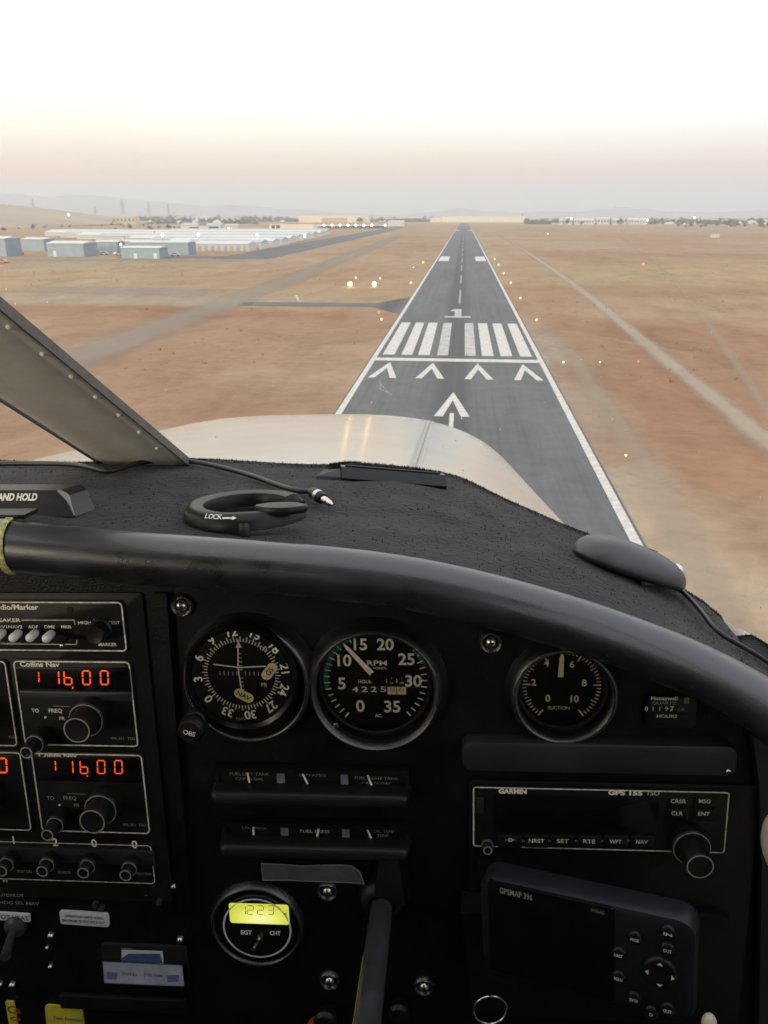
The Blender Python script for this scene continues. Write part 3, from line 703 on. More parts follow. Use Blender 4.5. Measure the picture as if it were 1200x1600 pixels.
for px, py, yd, r, mt, lb in [(107, 336, 1500, 2.4, 'lamp_white', 'bright white lamp on the slope of the left hill'), (189, 382, 388, .75, 'lamp_white', 'white lamp between the largest and lowest blue hangars'),
  (254, 367, 480, 1.1, 'lamp_white', 'white lamp over the pale roofs, leftmost of them'), (310, 367, 500, 1.1, 'lamp_white', 'white lamp over the pale roofs, above the blue hangar end'),
  (375, 382, 455, .95, 'lamp_white', 'white lamp low in front of the nearest pale row'), (402, 367.5, 520, 1.1, 'lamp_white', 'white lamp over the middle of the pale roofs'),
  (476, 369, 640, 1.4, 'lamp_white', 'white lamp at the taxiway end of the pale rows'), (357, 357.5, 950, 1.7, 'lamp_yellow', 'yellow lamp in front of the small cream shed'),
  (194, 366.5, 520, .7, 'lamp_red', 'small red lamp over the pale roofs'), (1012, 344, 1880, 2.6, 'lamp_white', 'white lamp at the right end of the apartment blocks'),
  (1091, 345, 1900, 3.4, 'lamp_yellow', 'bright yellow lamp left of the cream building on right horizon'), (1085, 340, 1950, 2.2, 'lamp_white', 'small white lamp above the bright yellow lamp on right horizon'),
  (893, 341.5, 1860, 2.6, 'lamp_white', 'white lamp at the tallest apartment block')]:
    pole_lamp(px, py, yd, r, mt, lb)
for i in range(9):
    px = 494+i*12.4 if i < 8 else 602
    pole_lamp(px, 352.2, cy-2, 2.1, 'lamp_white', f'white lamp over the lit canopy, {["leftmost", "second from left", "third from left", "fourth from left", "middle", "fourth from right", "third from right", "second from right", "rightmost"][i]} of nine', 'nine lamps over the canopy')

# ------------------------------------------------------------------ pylons
pl = 'power pylons on the hazy left horizon'
for px, top, yd, lb in [(50, 310, 1900, 'power pylon nearest the left edge above the hill'), (190, 311, 1900, 'power pylon in the middle of the left horizon, above the cream block'), (231, 315, 2050, 'power pylon just right of the middle pylon'), (262, 318, 2100, 'rightmost power pylon over the pale roof in the trees'), (148, 322, 2100, 'smallest faint pylon left of the cream block')]:
    q = WY(px, top, yd); h = q.z; t = thing('power_pylon', lb, 'pylon', (q.x, yd, 0), group=pl, frame='W'); b = MB(); s = h*.10
    for sx, sy in ((-1, -1), (1, -1), (1, 1), (-1, 1)): b.tube([(q.x+sx*s, yd+sy*s, 0), (q.x+sx*s*.35, yd+sy*s*.35, h*.62), (q.x, yd, h)], .22, 'pole_metal', 5)
    for k in range(7):
        f0, f1 = k/9, (k+1)/9; w0, w1 = s*(1-f0*1.0), s*(1-f1*1.0)
        for sy in (-1, 1): b.tube([(q.x-w0, yd+sy*w0, h*f0), (q.x+w1, yd+sy*w1, h*f1)], .14, 'pole_metal', 4); b.tube([(q.x+w0, yd+sy*w0, h*f0), (q.x-w1, yd+sy*w1, h*f1)], .14, 'pole_metal', 4)
    b.build('tower_frame', t)
    for f0, w_ in ((.66, .17), (.78, .14), (.9, .10)):
        b = MB(); b.tube([(q.x-h*w_, yd, h*f0), (q.x, yd, h*(f0+.035)), (q.x+h*w_, yd, h*f0)], .2, 'pole_metal', 5); b.tube([(q.x-h*w_, yd, h*f0), (q.x+h*w_, yd, h*f0)], .18, 'pole_metal', 5); b.build('cross_arm', t)

# ------------------------------------------------------------------ trees
def tree_mesh(seed, hh, ww, mt):
    r = random.Random(seed); b = MB()
    b.tube([(0, 0, -.2), (.1, 0, hh*.35), (0, .1, hh*.6)], [.28, .2, .1], 'bark', 6)
    for k in range(5):
        a = r.random()*6.28; b.tube([(0, 0, hh*.35), (math.cos(a)*ww*.3, math.sin(a)*ww*.3, hh*(.55+.2*r.random()))], [.12, .05], 'bark', 5)
    cl = [(r.uniform(-1, 1)*ww*.36, r.uniform(-1, 1)*ww*.36, hh*r.uniform(.4, .82), r.uniform(.2, .34)*ww) for _ in range(9)]
    for cx, cy_, cz_, cr in cl:
        for k in range(42):
            d = Vector((r.gauss(0, 1), r.gauss(0, 1), r.gauss(0, .8))).normalized()*cr*r.uniform(.6, 1.05); p = Vector((cx, cy_, cz_))+d
            u = Vector((r.gauss(0, 1), r.gauss(0, 1), r.gauss(0, 1))).normalized(); v = u.orthogonal().normalized(); s = r.uniform(.28, .6)*hh/9
            b.raw([p-u*s-v*s*.6, p+u*s-v*s*.6, p+u*s*.8+v*s*.7, p-u*s*.7+v*s*.6], [(0, 1, 2, 3)], mt)
    return b
protos = [tree_mesh(11, 8, 8, 'leaves').build('tree', origin=(0, 0, 0), frame='W'), tree_mesh(12, 10, 7, 'leaves').build('tree', origin=(0, 0, 0), frame='W'), tree_mesh(13, 6, 8, 'leaves_dry').build('tree', origin=(0, 0, 0), frame='W')]
used = [0, 0, 0]; rt = random.Random(5)
def place_tree(px, py, k, s, label, group):
    p = G(px, py)
    if used[k] == 0: o = protos[k]; used[k] = 1
    else: o = protos[k].copy(); C.objects.link(o)
    o.location = (p.x, p.y, 0); o.scale = (s*1.25, s*1.25, s); o.rotation_euler.z = rt.random()*6.28; tag(o, label, 'tree', group)
LT = ['dark bushy tree in the hazy tree belt on the left horizon', 'dark bushy tree in the hazy tree belt on the right horizon']
for i in range(110): place_tree(rt.choice([rt.uniform(95, 300), rt.uniform(200, 680)]), rt.uniform(342.5, 348.5), rt.choice([0, 0, 1, 2]), rt.uniform(1.0, 1.9), LT[0], 'trees of the left horizon belt')
for i in range(90): place_tree(rt.uniform(215, 500), rt.uniform(341.5, 346.5), rt.choice([0, 0, 1]), rt.uniform(1.2, 2.1), LT[0], 'trees of the left horizon belt')
for i in range(90): place_tree(rt.choice([rt.uniform(815, 1010), rt.uniform(1010, 1210), rt.uniform(1020, 1205)]), rt.uniform(343.5, 351.5), rt.choice([0, 0, 1, 2]), rt.uniform(.8, 1.5), LT[1], 'trees of the right horizon belt')
for i in range(34): place_tree(rt.uniform(1060, 1215), rt.uniform(350, 357), rt.choice([0, 2]), rt.uniform(.45, .8), 'low green-grey tree in front of the right horizon belt', 'low trees at the far right')
for i in range(40): place_tree(rt.uniform(-10, 300), rt.uniform(348, 362), rt.choice([2, 2, 0]), rt.uniform(.35, .75), 'small scrubby tree on the tan slope behind the hangars', 'scrubby trees on the left slope')
place_tree(722, 346.6, 0, .9, 'small dark tree at the far end of the runway', None)
# far-off town and wood that read as one mass
b = MB(); rr = random.Random(9)
for i in range(1500):
    px = rr.uniform(-60, 1260); yd = rr.uniform(2700, 4200)
    if 690 < px < 820 and yd < 3000: continue
    q = WY(px, 337, yd); s = rr.uniform(5, 16); h = rr.uniform(3, 9)
    vs = [(q.x-s, yd, 0), (q.x+s, yd, 0), (q.x+s*.8, yd, h*.7), (q.x+s*.2, yd+2, h), (q.x-s*.5, yd+1, h*.85)]
    b.raw(vs+[(x, y_+6, z) for x, y_, z in vs], [(0, 1, 2, 3, 4), (5, 9, 8, 7, 6), (1, 6, 7, 2), (2, 7, 8, 3), (3, 8, 9, 4), (4, 9, 5, 0)], rr.choice(['leaves', 'leaves', 'leaves_dry', 'leaves_dry', 'wall_tan', 'roof_grey']))
for i in range(1500):                                # nearer belt, darker through less air
    left = i < 950
    px = rr.uniform(70, 680) if left else rr.uniform(826, 1270); yd = rr.uniform(1950, 2650)
    if left and px > 400: yd = rr.uniform(2620, 3000)
    q = WY(px, 337, yd); s = rr.uniform(4, 11); h = rr.uniform(4, 10.5) if left else rr.uniform(3.5, 9)
    vs = [(q.x-s, yd, 0), (q.x+s, yd, 0), (q.x+s*.9, yd, h*.55), (q.x+s*.35, yd+2, h), (q.x-s*.2, yd+2, h*.86), (q.x-s*.8, yd+1, h*.6)]
    b.raw(vs+[(x, y_+6, z) for x, y_, z in vs], [(0, 1, 2, 3, 4, 5), (6, 11, 10, 9, 8, 7), (1, 7, 8, 2), (2, 8, 9, 3), (3, 9, 10, 4), (4, 10, 11, 5), (5, 11, 6, 0)], rr.choice(['leaves', 'leaves', 'leaves', 'leaves_dry', 'wall_white']) if rr.random() < .5 else 'leaves')
b.build('distant_wood', origin=(0, 3000, 0), frame='W', kind='stuff', label='hazy band of far-off trees and roofs along the horizon', category='treeline')
# haze
m = bpy.data.materials.new('haze'); m.use_nodes = True; MATS['haze'] = m; m.node_tree.nodes.clear()
o_ = m.node_tree.nodes.new('ShaderNodeOutputMaterial'); pv = m.node_tree.nodes.new('ShaderNodeVolumePrincipled')
pv.inputs['Color'].default_value = (.81, .86, .885, 1); pv.inputs['Density'].default_value = 2.0e-4; pv.inputs['Anisotropy'].default_value = .2
m.node_tree.links.new(pv.outputs[0], o_.inputs['Volume'])
b = MB(); b.box(-11950, 11950, -11950, 11950, -2, 300, 'haze'); b.build('haze', origin=(0, 0, 0), frame='W', kind='stuff', label='thin pale haze filling the air over the plain', category='haze')
# ================================================================== AIRCRAFT: cowling, cabin shell, windshield, dash
XC = -0.268                                        # aircraft centre line
def interp(pts, x):
    if x <= pts[0][0]: return pts[0][1]
    for (a, b), (c, d) in zip(pts, pts[1:]):
        if x <= c: return b+(d-b)*(x-a)/(c-a)
    return pts[-1][1]
def smooth(pts, k=2):
    for _ in range(k):
        q = [pts[0]]
        for i in range(len(pts)-1): q += [pts[i]*.75+pts[i+1]*.25, pts[i]*.25+pts[i+1]*.75]
        pts = q+[pts[-1]]
    return pts
ROLL_Y, ROLL_R = .428, .0152
top_px = [(0, 812), (20, 815), (100, 822), (200, 832), (400, 845), (600, 863), (750, 893), (900, 935), (1000, 970), (1100, 1010), (1200, 1065), (1260, 1105), (1320, 1160), (1360, 1230)]
RT = [P(x, y, ROLL_Y) for x, y in top_px]
left = [Vector((-.85, ROLL_Y, -.26)), Vector((-.80, ROLL_Y, -.19)), Vector((-.70, ROLL_Y, -.140)), Vector((-.55, ROLL_Y, -.118)), Vector((-.40, ROLL_Y, -.1085))]
RT = left+RT
zprof = [(p.x, p.z) for p in RT]
def zdeck(x): return interp(zprof, x) - .0065
def D(px, py, h=0.0):                              # where a sight line meets the dash top, h above it
    d = ray_a(px, py); t = .36
    while t < 3:
        p = d*(t/d.y)
        if p.z < zdeck(p.x)+h: return p
        t += .001
    return d*(1/d.y)

# --- cowling: superelliptic sections from the windshield to the nose
a0, a1, z0_, z1_, nn, b0_, b1_, LL = .5043, .4005, -.1266, -.1867, 3.115, .4508, .2602, 1.0792
def cowl_pt(t, th):
    Y = .655+LL*t; a = a0+(a1-a0)*t; bb = b0_+(b1_-b0_)*t; zt = z0_+(z1_-z0_)*t
    q = min(1, max(0, (t-.75)/.25)); nose = math.sqrt(max(0, 1-q**2.2)); zt -= .12*(1-nose); a *= .7+.3*nose
    c, s = math.cos(th), math.sin(th)
    return Vector((XC+a*(1 if c > 0 else -1)*abs(c)**(2/nn), Y, zt-bb*(1-abs(s)**(2/nn))))
t_cow = thing('engine_cowling', 'glossy off-white engine cowling ahead of the windshield', 'cowling', (XC, .7, -.4))
b = MB(); rings = []
tt = [0, .1, .2, .3, .4, .5, .6, .68, .74, .79, .84, .88, .91, .94, .965, .985, .995, 1.0]
NT = 96
for t in tt:
    r = [cowl_pt(t, math.pi*j/NT) for j in range(NT+1)]
    rings.append(r+[Vector((r[-1].x, r[0].y, -.75)), Vector((r[0].x, r[0].y, -.75))])
b.loft(rings, 'cowl_paint', True, True); b.build('cowl_skin', t_cow, sharp=60)
def cowl_x(x, t):                                   # a point of the skin at sideways x
    lo, hi = 0, math.pi
    for _ in range(40):
        m_ = (lo+hi)/2
        if cowl_pt(t, m_).x > x: lo = m_
        else: hi = m_
    return cowl_pt(t, (lo+hi)/2)
# hinge line between the top panels
b = MB(); vs = []; hx = -.036
for t in tt[:16]:
    xx = -.036
    for dx, dz in ((-.0024, .0006), (-.0018, .0018), (.0018, .0018), (.0024, .0006)):
        p = cowl_x(xx+dx, t); vs.append((xx+dx, p.y, p.z+dz))
b.raw(vs, [(4*i+j, 4*i+j+1, 4*i+j+5, 4*i+j+4) for i in range(15) for j in range(3)], 'cowl_joint'); b.build('hinge', t_cow)
b = MB(); vs = []
for t in tt[:16]:
    for dx, dz in ((-.0062, .0003), (-.0058, .0010), (-.0047, .0010), (.0047, .0010), (.0078, .0010), (.0082, .0003)):
        p = cowl_x(hx+dx, t); vs.append((hx+dx, p.y, p.z+dz))
b.raw(vs, [(6*i+j, 6*i+j+1, 6*i+j+7, 6*i+j+6) for i in range(15) for j in (0, 1, 3, 4)], 'cowl_paint'); b.build('joint_strip', t_cow)

# --- cabin shell (shades the panel): roof, floor, sides with windows, rear bulkhead
b = MB(); XL, XR = XC-.56, XC+.585; ZR, ZF = .285, -.85
prof = lambda y, z: [Vector((XL, y, z-.10)), Vector((XL+.12, y, z-.02)), Vector((XC, y, z)), Vector((XR-.12, y, z-.02)), Vector((XR, y, z-.10))]
up_ = [prof(.06, ZR), prof(-.6, ZR+.03), prof(-1.7, ZR-.04)]; dn = [[q+Vector((0, 0, .02)) for q in r] for r in up_]
b.loft([r+list(reversed(d)) for r, d in zip(up_, dn)], 'cabin_lining'); b.build('cabin_roof', origin=(XC, -.5, ZR), kind='structure')
b = MB(); b.box(XL, XR, -1.7, .60, ZF-.02, ZF, 'cabin_dark'); b.build('cabin_floor', origin=(XC, 0, ZF), kind='structure')
b = MB(); b.box(XL, XR, -1.74, -1.70, ZF, ZR-.2, 'cabin_lining'); b.build('rear_bulkhead', origin=(XC, -1.7, 0), kind='structure')
for nm, x0, x1 in (('left', XL-.02, XL), ('right', XR, XR+.02)):
    b = MB(); b.box(x0, x1, -1.7, .66, ZF, -.19, 'cabin_lining')                 # below the windows
    b.box(x0+.001, x1-.001, .12, .16, -.19, .19, 'cabin_lining'); b.box(x0+.001, x1-.001, -.62, -.52, -.19, .20, 'cabin_lining'); b.box(x0+.001, x1-.001, -1.7, -1.35, -.19, .16, 'cabin_lining')
    b.build('cabin_side', origin=((x0+x1)/2, -.5, -.5), kind='structure')
b = MB(); b.box(XL, XR, .60, .62, ZF, -.30, 'cabin_dark'); b.build('firewall', origin=(XC, .6, -.5), kind='structure')
for i, sx in enumerate((-1, 1)):                     # front seats: shade the lower panel
    cx = XC+sx*.27
    t = thing('seat', ('left', 'right')[i]+' front seat behind the camera, dark upholstery', 'seat', (cx, -.35, ZF))
    b = MB(); b.M = Matrix.Translation((0, 0, 0)); b.loft([[(cx-.22+q, y, ZF+.30) for q, y in ((0, -.55), (.44, -.55), (.44, -.08), (0, -.08))], [(cx-.22+q, y, ZF+.44) for q, y in ((.01, -.55), (.43, -.55), (.42, -.07), (.02, -.07))]], 'black_satin'); b.build('seat_cushion', t)
    b = MB(); b.loft([[(cx-.22, -.56, ZF+.42), (cx+.22, -.56, ZF+.42), (cx+.22, -.46, ZF+.42), (cx-.22, -.46, ZF+.42)], [(cx-.19, -.76, ZF+.98), (cx+.19, -.76, ZF+.98), (cx+.19, -.68, ZF+.98), (cx-.19, -.68, ZF+.98)]], 'black_satin'); b.build('backrest', t)

# --- dash top carpet
front_px = [(-420, 722), (-260, 722), (-120, 722), (0, 722), (110, 726), (215, 720), (280, 718), (370, 721), (450, 727), (520, 729), (560, 727), (640, 735), (705, 741), (750, 762), (800, 787), (850, 808), (890, 826), (935, 842), (985, 866), (1035, 897), (1080, 932), (1120, 960), (1165, 986), (1200, 1010), (1250, 1052), (1300, 1105)]
FE = [D(*p) for p in front_px]
back = []
def rear_pt(u):                                     # along the roll
    return Vector((u, ROLL_Y+.004, zdeck(u)-.002))
NU, NV = 150, 26
fx = smooth(FE, 2); vs = []; fs = []
n = len(fx)
def along(pts, s):
    k = s*(len(pts)-1); i = min(int(k), len(pts)-2); return pts[i].lerp(pts[i+1], k-i)
cumr = [0]
for i in range(1, n): cumr.append(cumr[-1]+(fx[i]-fx[i-1]).length)
def at_len(s):
    d = s*cumr[-1]
    for i in range(n-1):
        if cumr[i+1] >= d: return fx[i].lerp(fx[i+1], (d-cumr[i])/max(1e-9, cumr[i+1]-cumr[i]))
    return fx[-1]
DECKP = []
for i in range(NU):
    f = at_len(i/(NU-1)); xr = f.x*.98+.004; r = rear_pt(min(max(xr, -.8), RT[-1].x-.004))
    for j in range(NV):
        v = j/(NV-1); p = r.lerp(f, v); p.z = zdeck(p.x)
        wv = math.sin(math.pi*min(1, v))
        p.z += (noise.noise(Vector((p.x*14, p.y*10, 1.5)))*.0050+noise.noise(Vector((p.x*60, p.y*45, 4.5)))*.0020)*wv
        if j == NV-1: p.z += .0015
        vs.append(p); DECKP.append(p)
    e_ = vs[-1].copy(); e_.z -= .012; e_.y += .004; vs.append(e_)
M_ = NV+1
for i in range(NU-1):
    for j in range(M_-1): a = i*M_+j; fs.append((a, a+1, a+M_+1, a+M_))
t_deck = thing('dash_cover', 'black fuzzy carpet covering the top of the dashboard', 'dash cover', (XC, .5, -.12))
b = MB(); b.raw(vs, fs, 'carpet'); b.build('carpet_sheet', t_deck, sharp=80)
b = MB(); rr = random.Random(4)                     # pile fibres
for k in range(30000):
    i = rr.random()*(NU-1.01); j = rr.random()*(NV-1.01)
    if k < 15000: j = NV-1.01-rr.random()*.8
    i0, j0 = int(i), int(j); A = DECKP[i0*NV+j0]; B_ = DECKP[(i0+1)*NV+j0]; C_ = DECKP[i0*NV+j0+1]
    if A.x < -.45: continue
    p = A+(B_-A)*(i-i0)+(C_-A)*(j-j0); ln = rr.uniform(.0008, .0022); a = rr.random()*6.28; w_ = rr.uniform(.0002, .0005)
    d = Vector((rr.gauss(0, .55), rr.gauss(0, .55), 1)).normalized()*ln; s_ = Vector((math.cos(a), math.sin(a), 0))*w_
    b.raw([p-s_-Vector((0, 0, .0004)), p+s_-Vector((0, 0, .0004)), p+d+s_*.3], [(0, 1, 2)], 'carpet_fibre')
b.build('pile', t_deck, kind='stuff')

# fuselage lip below the carpet edge, right side
b = MB(); lip = [q+Vector((.004, .006, -.010)) for q in fx if q.x > .02]
b.loft([[p+Vector((0, .0, 0)), p+Vector((.010, .012, -.002)), p+Vector((.016, .016, -.30)), p+Vector((0, 0, -.30))] for p in lip], 'cowl_paint'); b.build('fuselage_skin', t_cow, sharp=50)

# --- windshield centre post
q0 = P(218, 723, .645); q1 = P(-16, 556, .455)
xm = (q0.x+q1.x)/2
dirp = (q1-q0).normalized(); q2 = q1+dirp*.62; q0b = q0-dirp*.02
t_post = thing('windshield_post', 'grey-beige metal windshield post with a row of rivets', 'post', q0)
nrm = dirp.cross(Vector((1, 0, 0))).normalized();  nrm = nrm if nrm.y < 0 else -nrm      # faces the cabin
def sect(p, s=1): return [p+Vector((u*s, 0, 0))+nrm*w_ for u, w_ in ((-.040, -.0055), (-.0385, -.003), (-.034, -.001), (-.026, .0015), (-.012, .0022), (.012, .0018), (.0265, .0004), (.0285, -.0008), (.0325, -.0012), (.0385, -.0010), (.0400, -.0025), (.0400, -.0055))]
b = MB(); rg = [sect(q0b.lerp(q2, i/24), (.96+.02*max(0, 1-i/3))) for i in range(25)]
b.loft(rg, 'post_paint'); b.build('post_body', t_post, sharp=50)
b = MB(); b.loft([[p+Vector((u, 0, 0))+nrm*w_ for u, w_ in ((.0387, .0006), (.0397, .0004), (.0400, -.006), (.0387, -.006))] for p in (q0b.lerp(q2, i/12) for i in range(13))], 'post_edge'); b.build('edge_seal', t_post)
b = MB(); b.loft([[p+Vector((u, 0, 0))+nrm*w_ for u, w_ in ((-.0402, -.002), (-.0402, -.008), (-.0425, -.009), (-.0420, -.003))] for p in (q0b.lerp(q2, i/12) for i in range(13))], 'post_edge'); b.build('edge_seal', t_post)
for px, py in ((14, 511), (67, 553), (112, 588), (150, 620), (186, 648), (218, 675), (245, 700)):
    d = ray_a(px, py); n_ = nrm; t = (q0+nrm*(-.001)).dot(n_)/d.dot(n_); p = d*t
    b = MB(); b.ball(p, .0018, 'post_paint', 6, (1, 1, 1)); b.build('rivet', t_post)
for k in range(14):
    p = q1+dirp*(.07+k*.034)+Vector((.0335, 0, 0))+nrm*-.001; b = MB(); b.ball(p, .0018, 'post_paint', 6); b.build('rivet', t_post)

# --- windshield glass: from the dash edge up to the roof
b = MB(); bot = [p+Vector((0, .004, -.008)) for p in fx]; nb = len(bot); rings = []
for k in range(15):
    v = k/14; r = []
    for i, p in enumerate(bot):
        tx = XC+(p.x-XC)*(1.0) ; tx = max(XL+.02, min(XR-.01, tx)); tz = ZR-.005-.10*abs((tx-XC)/.56)**3
        if p.x > -.0: pass
        top = Vector((tx, .07, tz)); q = p.lerp(top, v); bul = math.sin(math.pi*v)*.035; q += Vector((0, bul*.55, bul*.8)); r.append(q)
    rings.append(r)
b.raw([q for r in rings for q in r], [(i*nb+j, i*nb+j+1, (i+1)*nb+j+1, (i+1)*nb+j) for i in range(14) for j in range(nb-1)], 'windshield_glass')
ws = b.build('windshield', origin=(XC, .5, 0), sharp=80, label='clear curved windshield between the dash and the runway view', category='windshield')

b = MB(); rr = random.Random(21)                    # specks of dust and insect marks on the pane
for k in range(70):
    v = rr.uniform(.03, .45); i = rr.randrange(2, nb-2); kk = min(13, int(v*14)); p = rings[kk][i].lerp(rings[kk+1][i], v*14-kk).lerp(rings[kk][i+1], rr.random())
    s = rr.uniform(.00018, .00055); b.ball(p+Vector((0, -.0006, 0)), s, 'dust', 3, (1, .3, rr.uniform(.8, 2.2)))
b.build('dust_specks', ws, kind='stuff')
# ------------------------------------------------------------------ things lying on the dash
def cable(name, px, r, label, lift=.003, extra=None, cat='cable', off=None):
    pts = [D(x, y, lift+r) for x, y in px]
    if extra: pts = extra+pts
    b = MB(); b.tube(pts, r, 'cable', 10, sm=3); return b.build(name, origin=pts[0], label=label, category=cat)
pts = [D(x, y, .004) for x, y in [(-260, 735), (-120, 727), (0, 724), (60, 724), (110, 725), (140, 730), (165, 737), (185, 733), (215, 723), (262, 718), (310, 722), (350, 731), (400, 745), (430, 757), (462, 767), (488, 768)]]
t = thing('audio_cable', 'thin black audio cable lying across the carpet, ending in a silver plug', 'cable', pts[-1])
b = MB(); b.tube(pts, .0021, 'cable', 10, sm=2); b.build('cord', t)
pa, pb = D(486, 768, .006), D(520, 789, .004); dd = (pb-pa)
b = MB(); b.tube([pa, pa+dd*.12, pa+dd*.5, pa+dd*.56], [.0028, .0042, .0044, .0036], 'black_satin', 16); b.build('plug_body', t)
b = MB(); b.tube([pa+dd*.30, pa+dd*.42], [.0047, .0047], 'chrome_ring', 16); b.build('plug_collar', t)
b = MB(); b.tube([pa+dd*.56, pa+dd*.74, pa+dd*.78, pa+dd*.86, pa+dd], [.0026, .0026, .0018, .0024, .0006], 'steel', 14); b.build('plug_tip', t)

# placard block at the left: PUSH AND HOLD style lettering, only the last words in view
t = thing('placard_block', 'black block at the left edge lettered AND HOLD', 'placard', D(60, 806))
pb_ = D(60, 806).y; zb = D(60, 806).z
b = MB(); f = lambda px, py, dy: P(px, py, pb_+dy)
A0, A1, A2, A3 = f(-170, 766, .010), f(94, 766, .010), f(105, 775, .008), f(118, 807, .0)
B0 = f(-170, 808, 0)
fr = [B0, A3, A2, A1, A0]; bk = [q+Vector((0, .028, -.002)) for q in fr]
b.raw(fr+bk, [(0, 1, 2, 3, 4), (9, 8, 7, 6, 5), (0, 5, 6, 1), (1, 6, 7, 2), (2, 7, 8, 3), (3, 8, 9, 4), (4, 9, 5, 0)], 'black_satin'); blk = b.build('block', t, sharp=20)
b = MB(); b.tube([A1+Vector((-.001, -.0004, 0)), A2+Vector((0, -.0006, 0)), A2.lerp(A3, .3)+Vector((0, -.0005, 0)), A3+Vector((-.0006, -.0003, .001))], [.0008, .0022, .0009, .0004], 'tape_edge', 8, sm=1); b.build('chipped_corner', t)
b = MB(); ex = (A1-A0).normalized(); ez = (A1-A3); ez = (ez-ex*ez.dot(ex)).normalized(); ny = ex.cross(ez)
c = f(28, 777, .0075); M = Matrix((( ex.x, -ny.x*-1, ez.x, c.x), (ex.y, -ny.y*-1, ez.y, c.y), (ex.z, -ny.z*-1, ez.z, c.z), (0, 0, 0, 1)))
b.M = M; sgn = -1 if ny.y > 0 else 1
b.text('AND HOLD', 0.0, 0, .0066, 0, 'ivory', bold=.05, width=.0262); lt = b.build('lettering', t)
# push the lettering just proud of the face
fn = (A3-B0).cross(A1-B0).normalized(); fn = fn if fn.y < 0 else -fn
for v in lt.data.vertices:
    p = v.co+Vector(t['_o']); d_ = (p-B0).dot(fn); v.co += fn*(.0004-d_)

# ring-shaped suction lock
oc = D(386, 806, .002); t = thing('suction_mount', 'black ring-shaped suction mount base with lever marked LOCK', 'mount', oc)
zc = oc.z; b = MB(); rings = []; ro, ri = .0405, .0265
kx = 1.0
for i in range(61):
    a = R_(-8+ (i/60)*(-322)) ; c_ = Vector((math.cos(a), math.sin(a), 0)); e = min(1, min(i, 60-i)/2.0+.55)
    h = .0105
    rings.append([oc+c_*(ro)+Vector((0, 0, 0)), oc+c_*(ro-.0005)+Vector((0, 0, h*.55)), oc+c_*(ro-.0035)+Vector((0, 0, h*.92*e)), oc+c_*((ro+ri)/2)+Vector((0, 0, h*e)), oc+c_*(ri+.0012)+Vector((0, 0, h*.86*e)), oc+c_*ri+Vector((0, 0, h*.6)), oc+c_*ri])
b.loft(rings, 'black_satin'); b.build('lock_ring', t, sharp=50)
lv = D(438, 800, .012); b = MB(); rg = []
for h, s in ((0, .92), (.0012, 1.0), (.0035, 1.0), (.0046, .93), (.0050, .5)):
    rg.append([lv+Vector((math.cos(q*2*math.pi/32)*.0165*s+ (.001 if math.cos(q) > 0 else 0), math.sin(q*2*math.pi/32)*.0085*s, h)) for q in range(32)])
b.loft(rg, 'black_satin'); b.build('lever', t, sharp=40)
b = MB(); s0 = D(452, 812, .004)
b.tube([s0+Vector((0.002*math.cos(k*.9), .002*math.sin(k*.9), .0003*k)) for k in range(22)], .0004, 'steel', 5); b.build('spring', t)
b = MB(); kp = D(382, 829, .003); b.tube([kp+Vector((0, 0, -.004)), kp+Vector((0, -.0006, .002)), kp+Vector((0, 0, .0045))], [.0036, .0038, .0030], 'dark_grey', 16); b.build('release_knob', t)
b = MB(); ti = 0
for ch, an in zip('LOCK', (-112.5, -108, -103.5, -99)):
    a = R_(an); c_ = Vector((math.cos(a), math.sin(a), 0)); tg = Vector((-math.sin(a), math.cos(a), 0)); upv = (Vector((0, 0, 1))*.75-c_*.66).normalized()
    pos = oc+c_*(ro-.0012)+Vector((0, 0, .0088)); nv = tg.cross(upv)*-1
    bb = MB(); b.M = Matrix(((tg.x, nv.x, upv.x, pos.x), (tg.y, nv.y, upv.y, pos.y), (tg.z, nv.z, upv.z, pos.z), (0, 0, 0, 1)))
    b.text(ch, 0, 0, .0045, .0006 if nv.dot(c_) > 0 else -.0006, 'white_paint', bold=.02)
a = R_(-91); c_ = Vector((math.cos(a), math.sin(a), 0)); tg = Vector((-math.sin(a), math.cos(a), 0)); upv = (Vector((0, 0, 1))*.75-c_*.66).normalized(); pos = oc+c_*(ro-.0010)+Vector((0, -.0004, .0086))
b.M = None; q = lambda u, w_: pos+tg*u+upv*w_
b.quad([q(-.004, -.0006), q(.002, -.0006), q(.002, .0006), q(-.004, .0006)], 'white_paint'); b.quad([q(.002, -.0014), q(.0048, 0), q(.002, .0014)], 'white_paint'); b.build('lock_marking', t)

# defroster slot
t = thing('defroster_vent', 'long black defroster vent slot set in the carpet near the windshield', 'vent', D(600, 755))
p0, p1 = D(533, 752, 0), D(697, 765, 0); dx = (p1-p0); L_ = dx.length; ex = dx.normalized(); ey = Vector((0, 0, 1)).cross(ex).normalized()
ez_ = ex.cross(ey); Mv = Matrix(((ex.x, ey.x, ez_.x, p0.x), (ex.y, ey.y, ez_.y, p0.y), (ex.z, ey.z, ez_.z, p0.z), (0, 0, 0, 1)))
b = MB(); b.M = Mv; b.loft([[(x, 0, -.004), (x, -.001, .0030), (x, .010, .0105), (x, .016, .0110), (x, .020, .002), (x, .02, -.004)] for x in (0, .003, L_-.003, L_)], 'black_gloss'); b.build('vent_lip', t, sharp=25)
b = MB(); b.M = Mv; b.box(.004, L_-.004, .0105, .0155, .0108, .0118, 'void'); b.build('slot', t)
b = MB(); b.M = Mv; b.loft([[(-.020, .002, -.003), (-.020, .004, .002), (-.014, .014, .006), (-.014, .018, -.002)], [(-.0005, .0, -.003), (-.0005, .001, .0035), (-.0005, .010, .0085), (-.0005, .018, -.002)]], 'dark_grey'); b.build('end_flange', t, sharp=20)
b = MB(); rr = random.Random(8)                      # raised carpet edge behind the slot
